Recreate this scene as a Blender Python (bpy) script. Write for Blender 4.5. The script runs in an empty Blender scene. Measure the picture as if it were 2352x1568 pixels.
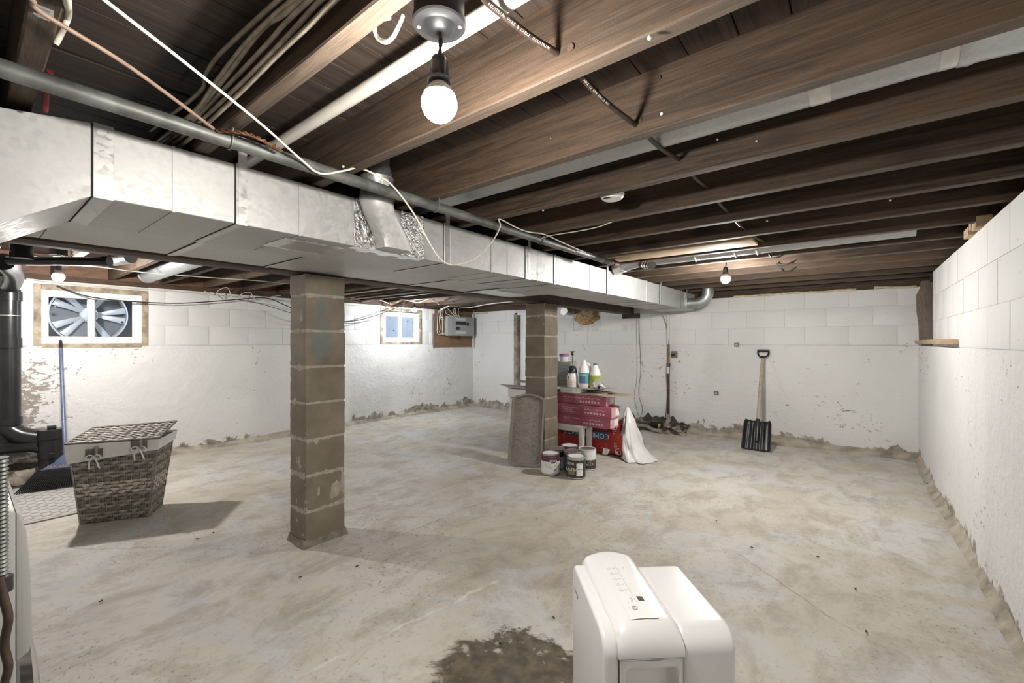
import bpy, bmesh, math, random
from mathutils import Vector, Matrix, noise

RND = random.Random(11)
sc = bpy.context.scene
col = sc.collection
pi = math.pi

# ---------------------------------------------------------------- camera
CAM_H, FPX, TH = 1.2, 1010.0, math.atan(804.0 / 1010.0)
cam = bpy.data.cameras.new('camera')
cam.sensor_width = 36.0
cam.sensor_fit = 'HORIZONTAL'
cam.lens = 36.0 * FPX / 2352.0
cam.shift_y = 2.0 / 2352.0
cam.clip_start = 0.02
cam_ob = bpy.data.objects.new('camera', cam)
cam_ob.location = (0, 0, CAM_H)
cam_ob.rotation_euler = (pi / 2, 0, TH)
col.objects.link(cam_ob)
sc.camera = cam_ob

# ---------------------------------------------------------------- sky, lamps' power, exposure
world = bpy.data.worlds.new('sky')
sc.world = world
world.use_nodes = True
bg = world.node_tree.nodes['Background']
bg.inputs[0].default_value = (0.86, 0.92, 1.0, 1)
bg.inputs[1].default_value = 0.8
POWER_NEAR, POWER_LEFT, POWER_MID, POWER_BACK = 150.0, 250.0, 140.0, 225.0
LAMP_TINTS = ((1.0, 0.945, 0.87), (1.0, 0.955, 0.90), (0.94, 0.97, 1.0), (1.0, 0.965, 0.92))
sc.view_settings.view_transform = 'Standard'
sc.view_settings.look = 'None'
sc.view_settings.gamma = 1.0
sc.view_settings.use_curve_mapping = False
sc.view_settings.exposure = 3.1
sc.cycles.use_denoising = True
sc.cycles.use_adaptive_sampling = True
sc.cycles.adaptive_threshold = 0.25
sc.cycles.max_bounces = 5
sc.cycles.diffuse_bounces = 3
sc.cycles.glossy_bounces = 3
sc.cycles.transparent_max_bounces = 6
sc.cycles.caustics_reflective = False
sc.cycles.caustics_refractive = False
sc.cycles.sample_clamp_indirect = 6.0

# ---------------------------------------------------------------- measuring helpers (pixel of the 2352x1568 frame -> point on a known plane)
_c, _s = math.cos(TH), math.sin(TH)
def onz(u, v, z):
    d = FPX * (CAM_H - z) / (v - 786.0); l = (u - 1176.0) / FPX * d
    return Vector((l * _c - d * _s, l * _s + d * _c, z))
def onx(u, v, X):
    k = (u - 1176.0) / FPX; d = X / (k * _c - _s)
    return Vector((X, d * (k * _s + _c), CAM_H - (v - 786.0) / FPX * d))
def ony(u, v, Y):
    k = (u - 1176.0) / FPX; d = Y / (k * _s + _c)
    return Vector((d * (k * _c - _s), Y, CAM_H - (v - 786.0) / FPX * d))

# ---------------------------------------------------------------- material helpers
def new_mat(name):
    m = bpy.data.materials.new(name); m.use_nodes = True
    return m, m.node_tree, m.node_tree.nodes['Principled BSDF']
def N(t, kind, **kw):
    n = t.nodes.new(kind)
    for k, v in kw.items(): setattr(n, k, v)
    return n
def setin(n, **kw):
    for k, v in kw.items(): n.inputs[k.replace('_', ' ')].default_value = v
    return n
def pos(t, scale=(1, 1, 1), obj=False):
    m = N(t, 'ShaderNodeMapping'); m.inputs['Scale'].default_value = scale
    if obj:
        c = N(t, 'ShaderNodeTexCoord'); t.links.new(c.outputs['Object'], m.inputs['Vector'])
    else:
        g = N(t, 'ShaderNodeNewGeometry'); t.links.new(g.outputs['Position'], m.inputs['Vector'])
    return m.outputs[0]
def nz(t, vec, scale, detail=4, rough=0.55, dist=0.0):
    n = setin(N(t, 'ShaderNodeTexNoise'), Scale=scale, Detail=detail, Roughness=rough, Distortion=dist)
    t.links.new(vec, n.inputs['Vector'])
    return n.outputs['Fac']
def ramp(t, fac, a, b, ca=(0, 0, 0, 1), cb=(1, 1, 1, 1)):
    r = N(t, 'ShaderNodeValToRGB')
    r.color_ramp.elements[0].position = a; r.color_ramp.elements[0].color = ca
    r.color_ramp.elements[1].position = b; r.color_ramp.elements[1].color = cb
    t.links.new(fac, r.inputs[0])
    return r.outputs[0]
def mix(t, fac, a, b):
    m = N(t, 'ShaderNodeMix'); m.data_type = 'RGBA'
    for i, x in ((0, fac), (6, a), (7, b)):
        if isinstance(x, (float, int)): m.inputs[i].default_value = x
        elif isinstance(x, tuple): m.inputs[i].default_value = x if len(x) == 4 else (*x, 1)
        else: t.links.new(x, m.inputs[i])
    return m.outputs[2]
def mth(t, op, a, b=0.0, clamp=False):
    m = N(t, 'ShaderNodeMath'); m.operation = op; m.use_clamp = clamp
    for i, x in ((0, a), (1, b)):
        if isinstance(x, (float, int)): m.inputs[i].default_value = x
        else: t.links.new(x, m.inputs[i])
    return m.outputs[0]
def bump(t, p, h, strength=0.3, dist=0.01):
    b = N(t, 'ShaderNodeBump'); b.inputs['Strength'].default_value = strength; b.inputs['Distance'].default_value = dist
    t.links.new(h, b.inputs['Height']); t.links.new(b.outputs[0], p.inputs['Normal'])
def sepz(t, vec, axis='Z'):
    s = N(t, 'ShaderNodeSeparateXYZ'); t.links.new(vec, s.inputs[0]); return s.outputs[axis]

def plain(name, c, rough=0.5, metal=0.0, var=0.0, scale=20.0, bmp=0.0):
    m, t, p = new_mat(name)
    p.inputs['Roughness'].default_value = rough; p.inputs['Metallic'].default_value = metal
    p.inputs['Base Color'].default_value = (*c, 1)
    if var or bmp:
        f = nz(t, pos(t, obj=True), scale, 5)
        if var:
            t.links.new(mix(t, ramp(t, f, 0.35, 0.65), tuple(x * (1 - var) for x in c), tuple(min(1, x * (1 + var)) for x in c)), p.inputs['Base Color'])
        if bmp: bump(t, p, f, bmp, 0.004)
    return m

def wood(name, c0, c1, c2=None, grain=(1.5, 30, 30), rough=0.75, bmp=0.35, obj=False, knots=True):
    m, t, p = new_mat(name); p.inputs['Roughness'].default_value = rough
    v = pos(t, grain, obj)
    f = nz(t, v, 1.6, 8, 0.68, 1.3)
    colr = mix(t, ramp(t, f, 0.39, 0.60), c0, c1)
    f2 = nz(t, pos(t, (0.5, 2.2, 2.2), obj), 1.7, 3)
    colr = mix(t, ramp(t, f2, 0.42, 0.70), colr, c2 or c1)
    if knots:
        vo = N(t, 'ShaderNodeTexVoronoi'); vo.inputs['Scale'].default_value = 1.0
        t.links.new(pos(t, (2.3, 4.2, 5.5), obj), vo.inputs['Vector'])
        k = ramp(t, vo.outputs['Distance'], 0.07, 0.26, (0.9, 0.9, 0.9, 1), (0, 0, 0, 1))
        colr = mix(t, k, colr, tuple(x * 0.45 for x in c0))
    fs_ = nz(t, pos(t, tuple(g * 3.5 for g in grain), obj), 2.0, 5, 0.7, 0.6)
    colr = mix(t, mth(t, 'MULTIPLY', ramp(t, fs_, 0.48, 0.66), 0.6), colr, c0)
    t.links.new(colr, p.inputs['Base Color'])
    bump(t, p, mth(t, 'ADD', f, mth(t, 'MULTIPLY', fs_, 0.6)), bmp, 0.004)
    return m

def galv(name, c=(0.62, 0.63, 0.64), rough=0.42, metal=0.85, spang=70.0):
    m, t, p = new_mat(name); p.inputs['Metallic'].default_value = metal
    vo = N(t, 'ShaderNodeTexVoronoi'); vo.inputs['Scale'].default_value = spang
    t.links.new(pos(t), vo.inputs['Vector'])
    s = sepz(t, vo.outputs['Color'], 'X')
    n1 = nz(t, pos(t), 3.0, 4)
    a = mix(t, s, tuple(x * 0.88 for x in c), tuple(min(1, x * 1.1) for x in c))
    t.links.new(mix(t, ramp(t, n1, 0.35, 0.75), a, tuple(x * 0.8 for x in c)), p.inputs['Base Color'])
    t.links.new(ramp(t, s, 0.0, 1.0, (rough - .07,) * 3 + (1,), (rough + .1,) * 3 + (1,)), p.inputs['Roughness'])
    return m

def wall_paint(name, chips=0.0, base=False, lumps=0.35):
    m, t, p = new_mat(name); p.inputs['Roughness'].default_value = 0.7
    v = pos(t)
    tone = mix(t, ramp(t, nz(t, v, 1.1, 4), 0.35, 0.7), (0.80, 0.797, 0.785), (0.735, 0.73, 0.715))
    fine = nz(t, v, 26.0, 6, 0.65)
    grime = ramp(t, nz(t, pos(t, (1, 1, 0.6)), 5.0, 6, 0.7), 0.60, 0.74)
    tone = mix(t, mth(t, 'MULTIPLY', grime, 0.22), tone, (0.55, 0.53, 0.49))
    chip = nz(t, pos(t, (1, 1, 1.8)), 13.0, 6, 0.7, 0.5)
    area = ramp(t, nz(t, v, 1.6, 5, 0.6), 0.42, 0.66)
    sel = mth(t, 'MULTIPLY', area, 0.13)
    if base:   # paint has come off in sheets round the drain stack on the left wall
        dx = mth(t, 'ADD', sepz(t, v, 'X'), 5.85); dy = mth(t, 'SUBTRACT', sepz(t, v, 'Y'), 0.22); dz = mth(t, 'MULTIPLY', mth(t, 'SUBTRACT', sepz(t, v), 0.55), 0.55)
        rr = mth(t, 'SQRT', mth(t, 'ADD', mth(t, 'MULTIPLY', dx, dx), mth(t, 'ADD', mth(t, 'MULTIPLY', dy, dy), mth(t, 'MULTIPLY', dz, dz))))
        sel = mth(t, 'ADD', sel, ramp(t, rr, 0.12, 0.48, (0.24, 0.24, 0.24, 1), (0, 0, 0, 1)))
    c1 = ramp(t, mth(t, 'ADD', chip, sel), 0.762 - chips, 0.778 - chips)
    tone = mix(t, c1, tone, mix(t, fine, (0.20, 0.17, 0.14), (0.50, 0.46, 0.41)))
    if base:   # paint peeled off along the damp foot of the wall, ragged edge
        z = sepz(t, v)
        edge = nz(t, pos(t, (1, 1, 0.8)), 3.2, 7, 0.68, 0.3)
        h = mth(t, 'MULTIPLY_ADD', edge, 0.62); h.node.inputs[2].default_value = -0.215
        low = ramp(t, mth(t, 'SUBTRACT', h, z), 0.0, 0.02)
        tone = mix(t, low, tone, mix(t, ramp(t, nz(t, v, 14, 6), .35, .65), (0.22, 0.19, 0.155), (0.48, 0.445, 0.39)))
    t.links.new(tone, p.inputs['Base Color'])
    bump(t, p, mth(t, 'ADD', mth(t, 'MULTIPLY', nz(t, v, 9.0, 6, 0.6), 1.0), mth(t, 'MULTIPLY', fine, 0.35)), lumps, 0.02)
    return m

M = {}
M['wall_low'] = wall_paint('wall_rough_paint', 0.05, True, 0.9)
M['wall_block'] = wall_paint('wall_block_paint', 0.0, False, 0.25)
M['wall_joint'] = plain('wall_joint_paint', (0.70, 0.69, 0.67), 0.8, 0, 0.1, 15, 0.4)
M['wood'] = wood('joist_wood', (0.021, 0.0134, 0.0084), (0.080, 0.050, 0.0305), (0.096, 0.060, 0.037), grain=(1.2, 24, 24))
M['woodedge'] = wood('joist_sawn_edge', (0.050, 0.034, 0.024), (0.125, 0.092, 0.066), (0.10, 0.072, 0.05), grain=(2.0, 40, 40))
M['plank'] = wood('deck_wood', (0.028, 0.019, 0.014), (0.072, 0.051, 0.038), (0.055, 0.037, 0.028), grain=(30, 1.2, 30), bmp=0.2)
M['beam'] = wood('beam_wood', (0.035, 0.022, 0.015), (0.09, 0.055, 0.035), grain=(30, 1.5, 30), bmp=0.2)
M['rim'] = wood('rim_wood', (0.10, 0.055, 0.035), (0.20, 0.11, 0.07), grain=(30, 2, 12), bmp=0.3, knots=False)
M['rawwood'] = wood('raw_lumber', (0.36, 0.25, 0.15), (0.50, 0.37, 0.24), grain=(2, 25, 25), bmp=0.15)
M['ply'] = wood('plywood', (0.17, 0.10, 0.055), (0.27, 0.17, 0.095), grain=(8, 3, 16), bmp=0.1)
M['greywood'] = wood('weathered_wood', (0.12, 0.095, 0.075), (0.24, 0.195, 0.155), grain=(18, 18, 2), bmp=0.3, knots=False)
M['galv'] = galv('galvanised_sheet', (0.55, 0.55, 0.545), 0.52, 0.42)
M['galv2'] = galv('galvanised_round', (0.55, 0.57, 0.58), 0.42, 0.85, 120)
M['galv_r'] = galv('galvanised_speckled', (0.56, 0.56, 0.55), 0.5, 0.4, 200)
M['galv_d'] = galv('galvanised_cleat', (0.54, 0.54, 0.53), 0.38, 0.6)
M['steel'] = plain('grey_steel_pipe', (0.13, 0.135, 0.128), 0.5, 0.35, 0.4, 14, 0.2)
M['dark'] = plain('black_gap', (0.02, 0.02, 0.02), 0.9)
M['tape'] = plain('silver_tape', (0.66, 0.65, 0.62), 0.35, 0.5, 0.08, 30, 0.3)
M['abs'] = plain('black_drain_plastic', (0.018, 0.018, 0.019), 0.28, 0, 0.3, 6, 0.03)
M['pvc'] = plain('white_pipe_plastic', (0.70, 0.67, 0.61), 0.4, 0, 0.06, 6)
M['cablew'] = plain('white_cable', (0.66, 0.63, 0.55), 0.45)
M['cabled'] = plain('dusty_cable', (0.36, 0.32, 0.26), 0.7, 0, 0.2, 30)
M['cablebk'] = plain('black_cable', (0.02, 0.02, 0.02), 0.5)
M['cablebr'] = plain('brown_cable', (0.045, 0.028, 0.021), 0.45, 0, 0.3, 60, 0.2)
M['cablepk'] = plain('tan_cable', (0.26, 0.18, 0.135), 0.55, 0, 0.15, 20)
M['copper'] = plain('copper_pipe', (0.25, 0.12, 0.07), 0.45, 0.6, 0.4, 20, 0.2)
M['rust'] = plain('rusty_pipe', (0.09, 0.055, 0.04), 0.7, 0.2, 0.4, 30, 0.4)
M['white'] = plain('white_plastic', (0.70, 0.70, 0.705), 0.32)
M['white2'] = plain('offwhite_plastic', (0.74, 0.735, 0.71), 0.4)
M['grey'] = plain('grey_plastic', (0.33, 0.33, 0.32), 0.4)
M['vinyl'] = plain('window_vinyl', (0.84, 0.84, 0.85), 0.35)
M['black'] = plain('black_plastic', (0.02, 0.02, 0.021), 0.35)
M['canopy'] = plain('dark_grey_fixture', (0.022, 0.022, 0.024), 0.4, 0.0)
M['screw'] = plain('screw_metal', (0.7, 0.7, 0.68), 0.3, 0.8)
M['chrome'] = plain('chrome', (0.75, 0.75, 0.75), 0.15, 1.0)
M['blue'] = plain('blue_paint', (0.12, 0.15, 0.25), 0.4, 0.1, 0.15, 18)
M['shaft'] = wood('ash_shaft', (0.34, 0.28, 0.21), (0.50, 0.43, 0.34), grain=(25, 25, 1.5), bmp=0.1, knots=False)
M['tray'] = plain('taupe_plastic', (0.22, 0.195, 0.165), 0.5, 0, 0.08, 12)
M['panelgrey'] = plain('panel_grey', (0.40, 0.41, 0.42), 0.45)
M['label'] = plain('paper_label', (0.76, 0.76, 0.74), 0.6, 0, 0.05, 30)
M['ink'] = plain('grey_ink', (0.30, 0.30, 0.30), 0.6)
M['inkl'] = plain('pale_ink', (0.50, 0.50, 0.50), 0.6)
M['cloth'] = plain('white_cloth', (0.72, 0.71, 0.68), 0.85, 0, 0.06, 10, 0.2)
M['wick_d'] = plain('dark_wicker', (0.145, 0.13, 0.11), 0.6, 0, 0.35, 25, 0.2)
M['wick_m'] = plain('mid_wicker', (0.27, 0.245, 0.21), 0.6, 0, 0.3, 25, 0.2)
M['wick_l'] = plain('pale_wicker', (0.46, 0.42, 0.36), 0.6, 0, 0.25, 25, 0.2)
M['red'] = plain('red_bag', (0.36, 0.035, 0.03), 0.38, 0, 0.12, 6, 0.25)
M['bluep'] = plain('blue_print', (0.045, 0.10, 0.19), 0.4)
M['bagw'] = plain('white_bag', (0.74, 0.73, 0.71), 0.35, 0, 0.06, 6, 0.4)
M['print'] = plain('white_print', (0.72, 0.70, 0.68), 0.5)
M['pinkprint'] = plain('pink_print', (0.66, 0.45, 0.48), 0.5)
M['pink'] = plain('pink_carton', (0.33, 0.085, 0.13), 0.45, 0, 0.08, 4)
M['pinkl'] = plain('pale_pink_carton', (0.60, 0.33, 0.37), 0.5, 0, 0.08, 6)
M['carton'] = plain('brown_card', (0.36, 0.30, 0.235), 0.8, 0, 0.1, 10)
M['cartong'] = plain('grey_card', (0.38, 0.37, 0.34), 0.7, 0, 0.1, 10)
M['cream'] = plain('cream_paint', (0.74, 0.72, 0.65), 0.4)
M['hdpe'] = plain('milky_plastic', (0.78, 0.77, 0.74), 0.35)
M['teal'] = plain('teal_label', (0.08, 0.34, 0.36), 0.45)
M['bluelab'] = plain('slate_label', (0.09, 0.16, 0.30), 0.45)
M['lime'] = plain('lime_label', (0.42, 0.44, 0.06), 0.45, 0, 0.3, 25)
M['purple'] = plain('plum_label', (0.11, 0.028, 0.055), 0.4)
M['lilac'] = plain('lilac_label', (0.36, 0.14, 0.34), 0.5)
M['tin'] = plain('bare_tin', (0.55, 0.54, 0.52), 0.3, 0.9)
M['charcoal'] = plain('charcoal_label', (0.045, 0.042, 0.04), 0.4, 0, 0.2, 20)
M['tealdark'] = plain('dark_teal_label', (0.03, 0.07, 0.09), 0.4)
M['greenlab'] = plain('leaf_green', (0.20, 0.36, 0.08), 0.5)
M['redink'] = plain('faded_red_ink', (0.62, 0.36, 0.32), 0.6)
M['foamy'] = plain('spray_foam', (0.62, 0.55, 0.36), 0.8, 0, 0.2, 25, 0.5)
M['insul'] = plain('tan_insulation', (0.42, 0.30, 0.16), 0.95, 0, 0.3, 30, 0.8)
M['rubber'] = plain('tyre_rubber', (0.03, 0.03, 0.035), 0.8)
M['alloy'] = plain('alloy', (0.75, 0.76, 0.78), 0.35, 0.3)
M['asphalt'] = plain('asphalt', (0.30, 0.30, 0.31), 0.9, 0, 0.15, 40)
M['stone'] = plain('rubble_stone', (0.30, 0.265, 0.22), 0.9, 0, 0.35, 9, 0.7)
M['dirt'] = plain('damp_dirt', (0.075, 0.062, 0.05), 0.9, 0, 0.4, 18, 0.8)
M['yellow'] = plain('yellow_label', (0.62, 0.50, 0.04), 0.5)
M['matb'] = plain('mat_base', (0.50, 0.485, 0.46), 0.8, 0, .06, 30)
M['matp'] = plain('mat_tuft', (0.36, 0.345, 0.325), 0.85)
M['strip'] = plain('control_strip', (0.70, 0.70, 0.695), 0.4)
M['displ'] = plain('dark_display', (0.05, 0.055, 0.05), 0.3)
M['inkw'] = plain('dim_white_ink', (0.40, 0.37, 0.34), 0.6)
M['lining'] = plain('crumbling_lining', (0.34, 0.285, 0.215), 0.95, 0, 0.45, 11, 0.8)
M['cove'] = plain('damp_mortar', (0.40, 0.355, 0.29), 0.95, 0, 0.35, 7, 0.7)
M['mortar_dark'] = plain('mortar_foot', (0.20, 0.175, 0.14), 0.95, 0, 0.35, 22, 0.8)
M['siding'] = plain('grey_blue_siding', (0.21, 0.225, 0.25), 0.8, 0, 0.08, 3)
M['redwire'] = plain('red_wire', (0.16, 0.012, 0.015), 0.5)

def mk_foil():
    m, t, p = new_mat('crinkled_foil'); p.inputs['Metallic'].default_value = 1.0
    p.inputs['Base Color'].default_value = (0.82, 0.82, 0.82, 1); p.inputs['Roughness'].default_value = 0.24
    bump(t, p, nz(t, pos(t), 34, 4, 0.55, 1.5), 0.9, 0.02)
    return m
M['foil'] = mk_foil()

def mk_glass():
    m, t, p = new_mat('window_glass'); t.nodes.remove(p)
    o = t.nodes['Material Output']
    tr = N(t, 'ShaderNodeBsdfTransparent'); tr.inputs[0].default_value = (0.86, 0.89, 0.92, 1)
    gl = N(t, 'ShaderNodeBsdfGlossy'); gl.inputs['Roughness'].default_value = 0.03
    mx = N(t, 'ShaderNodeMixShader'); mx.inputs[0].default_value = 0.06
    t.links.new(tr.outputs[0], mx.inputs[1]); t.links.new(gl.outputs[0], mx.inputs[2]); t.links.new(mx.outputs[0], o.inputs[0])
    return m
M['glass'] = mk_glass()

def mk_bulb(power, tint):
    m, t, p = new_mat('lit_bulb'); p.inputs['Base Color'].default_value = (0.9, 0.9, 0.9, 1)
    p.inputs['Emission Color'].default_value = (*tint, 1); p.inputs['Emission Strength'].default_value = power
    return m

def mk_block():
    m, t, p = new_mat('cinder_block'); p.inputs['Roughness'].default_value = 0.9
    v = pos(t)
    a = mix(t, ramp(t, nz(t, v, 4.0, 5), 0.32, 0.7), (0.150, 0.124, 0.092), (0.255, 0.222, 0.172))
    oi = N(t, 'ShaderNodeObjectInfo')
    a = mix(t, mth(t, 'MULTIPLY', oi.outputs['Random'], 0.45), a, (0.175, 0.145, 0.108))
    sp = ramp(t, nz(t, v, 22, 7, 0.7), 0.66, 0.76)
    a = mix(t, mth(t, 'MULTIPLY', sp, 0.5), a, (0.36, 0.33, 0.28))
    t.links.new(a, p.inputs['Base Color'])
    bump(t, p, nz(t, v, 60, 6, 0.6), 0.5, 0.006)
    return m
M['block'] = mk_block()
def mk_block_teal():   # two blocks carry an old teal paint smear
    m, t, p = new_mat('cinder_block_teal_smear'); p.inputs['Roughness'].default_value = 0.85
    v = pos(t)
    a = mix(t, ramp(t, nz(t, v, 4.0, 5), 0.32, 0.7), (0.150, 0.124, 0.092), (0.255, 0.222, 0.172))
    sy = sepz(t, v, 'Y')
    szz = sepz(t, v, 'Z')
    dy = mth(t, 'DIVIDE', mth(t, 'SUBTRACT', sy, 1.355), 0.078)
    dz = mth(t, 'DIVIDE', mth(t, 'SUBTRACT', szz, 1.215), 0.125)
    dz2 = mth(t, 'DIVIDE', mth(t, 'SUBTRACT', szz, 1.39), 0.11); dy2 = mth(t, 'DIVIDE', mth(t, 'SUBTRACT', sy, 1.35), 0.035)
    r1 = mth(t, 'ADD', mth(t, 'POWER', mth(t, 'ABSOLUTE', dy), 3.0), mth(t, 'POWER', mth(t, 'ABSOLUTE', dz), 3.0))
    r2 = mth(t, 'ADD', mth(t, 'MULTIPLY', dy2, dy2), mth(t, 'MULTIPLY', dz2, dz2))
    k = mth(t, 'ADD', mth(t, 'SUBTRACT', 1.0, mth(t, 'MINIMUM', r1, r2)), mth(t, 'MULTIPLY', mth(t, 'SUBTRACT', nz(t, v, 11, 7, 0.65), 0.5), 2.2))
    mk = ramp(t, k, 0.0, 0.8)
    a = mix(t, mth(t, 'MULTIPLY', mk, 0.62), a, mix(t, nz(t, v, 14, 5), (0.09, 0.12, 0.12), (0.17, 0.23, 0.23)))
    t.links.new(a, p.inputs['Base Color']); bump(t, p, nz(t, v, 60, 6, 0.6), 0.5, 0.006)
    return m
M['block_teal'] = mk_block_teal()
M['mortar'] = plain('mortar', (0.36, 0.325, 0.27), 0.95, 0, 0.15, 30, 0.7)

def mk_floor():
    m, t, p = new_mat('old_concrete_floor')
    v = pos(t)
    big = nz(t, v, 0.75, 5, 0.6, 0.5)
    a = mix(t, ramp(t, big, 0.36, 0.62), (0.52, 0.465, 0.385), (0.66, 0.63, 0.58))
    blue = ramp(t, nz(t, pos(t, (1, 1.6, 1)), 1.35, 6, 0.66, 0.8), 0.50, 0.62)
    a = mix(t, mth(t, 'MULTIPLY', blue, 0.85), a, (0.60, 0.605, 0.605))
    mid = ramp(t, nz(t, pos(t, (1.5, 1, 1)), 3.6, 6, 0.74, 0.4), 0.46, 0.64)
    a = mix(t, mth(t, 'MULTIPLY', mid, 0.62), a, (0.36, 0.315, 0.25))
    spk = ramp(t, nz(t, v, 42, 4, 0.8), 0.57, 0.66)
    zone = ramp(t, nz(t, v, 1.1, 3), 0.38, 0.6)
    a = mix(t, mth(t, 'MULTIPLY', mth(t, 'MULTIPLY', spk, zone), 0.7), a, (0.16, 0.14, 0.11))
    lit = ramp(t, nz(t, v, 38, 6, 0.72), 0.69, 0.75)
    a = mix(t, mth(t, 'MULTIPLY', lit, 0.5), a, (0.78, 0.76, 0.71))
    # hairline cracks: wandering lines on the slab
    sx, sy = sepz(t, v, 'X'), sepz(t, v, 'Y')
    wob = nz(t, v, 2.2, 6, 0.62)
    hgt = None
    for (x0, y0, x1, y1, w, cc) in ((-2.86, 1.70, -2.62, 3.1, 0.006, (0.26, 0.21, 0.15)), (-2.25, 1.72, -2.24, 2.5, 0.006, (0.28, 0.23, 0.16)),
                                    (-1.60, 0.75, -1.44, 1.7, 0.012, (0.78, 0.76, 0.72)), (-0.56, 2.76, 0.24, 2.12, 0.006, (0.26, 0.22, 0.17)),
                                    (-3.7, 0.35, -3.2, 0.75, 0.006, (0.34, 0.30, 0.24))):
        L = math.hypot(x1 - x0, y1 - y0); dx, dy = (x1 - x0) / L, (y1 - y0) / L
        al = mth(t, 'ADD', mth(t, 'MULTIPLY', mth(t, 'SUBTRACT', sx, x0), dx), mth(t, 'MULTIPLY', mth(t, 'SUBTRACT', sy, y0), dy))
        ac = mth(t, 'SUBTRACT', mth(t, 'MULTIPLY', mth(t, 'SUBTRACT', sx, x0), dy), mth(t, 'MULTIPLY', mth(t, 'SUBTRACT', sy, y0), dx))
        ac = mth(t, 'ABSOLUTE', mth(t, 'ADD', ac, mth(t, 'MULTIPLY', mth(t, 'SUBTRACT', wob, 0.5), 0.20)))
        inside = mth(t, 'MULTIPLY', mth(t, 'GREATER_THAN', al, 0.0), mth(t, 'LESS_THAN', al, L))
        k = mth(t, 'MULTIPLY', ramp(t, ac, w * 0.3, w, (1, 1, 1, 1), (0, 0, 0, 1)), inside)
        k = mth(t, 'MULTIPLY', k, ramp(t, nz(t, v, 5.0, 4), 0.38, 0.52))
        a = mix(t, mth(t, 'MULTIPLY', k, 0.65), a, cc)
        hgt = k if hgt is None else mth(t, 'ADD', hgt, k)
    # dark damp patch beside the dehumidifier
    ex, ey = mth(t, 'DIVIDE', mth(t, 'ADD', sx, 0.93), 0.36), mth(t, 'DIVIDE', mth(t, 'SUBTRACT', sy, 1.17), 0.44)
    dd = mth(t, 'SQRT', mth(t, 'ADD', mth(t, 'MULTIPLY', ex, ex), mth(t, 'MULTIPLY', ey, ey)))
    dd = mth(t, 'ADD', dd, mth(t, 'MULTIPLY', mth(t, 'SUBTRACT', nz(t, v, 4.2, 7, 0.66, 0.4), 0.5), 2.1))
    wet = ramp(t, dd, 0.72, 0.84, (1, 1, 1, 1), (0, 0, 0, 1))
    isl = ramp(t, nz(t, v, 11, 7, 0.65), 0.60, 0.68)
    wet = mth(t, 'MULTIPLY', wet, mth(t, 'SUBTRACT', 1.0, mth(t, 'MULTIPLY', isl, 0.85)))
    a = mix(t, mth(t, 'MULTIPLY', wet, 0.92), a, mix(t, ramp(t, nz(t, v, 20, 6), .4, .65), (0.06, 0.047, 0.032), (0.15, 0.115, 0.075)))
    t.links.new(a, p.inputs['Base Color'])
    t.links.new(ramp(t, nz(t, v, 2.0, 4), 0.3, 0.7, (0.5, 0.5, 0.5, 1), (0.8, 0.8, 0.8, 1)), p.inputs['Roughness'])
    p.inputs['Specular IOR Level'].default_value = 0.3
    hh = mth(t, 'SUBTRACT', mth(t, 'ADD', mth(t, 'MULTIPLY', nz(t, v, 3, 5), 1.0), mth(t, 'MULTIPLY', nz(t, v, 40, 4, 0.75), 0.35)), mth(t, 'MULTIPLY', hgt, 0.5))
    bump(t, p, hh, 0.3, 0.015)
    return m
M['floor'] = mk_floor()

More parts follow.
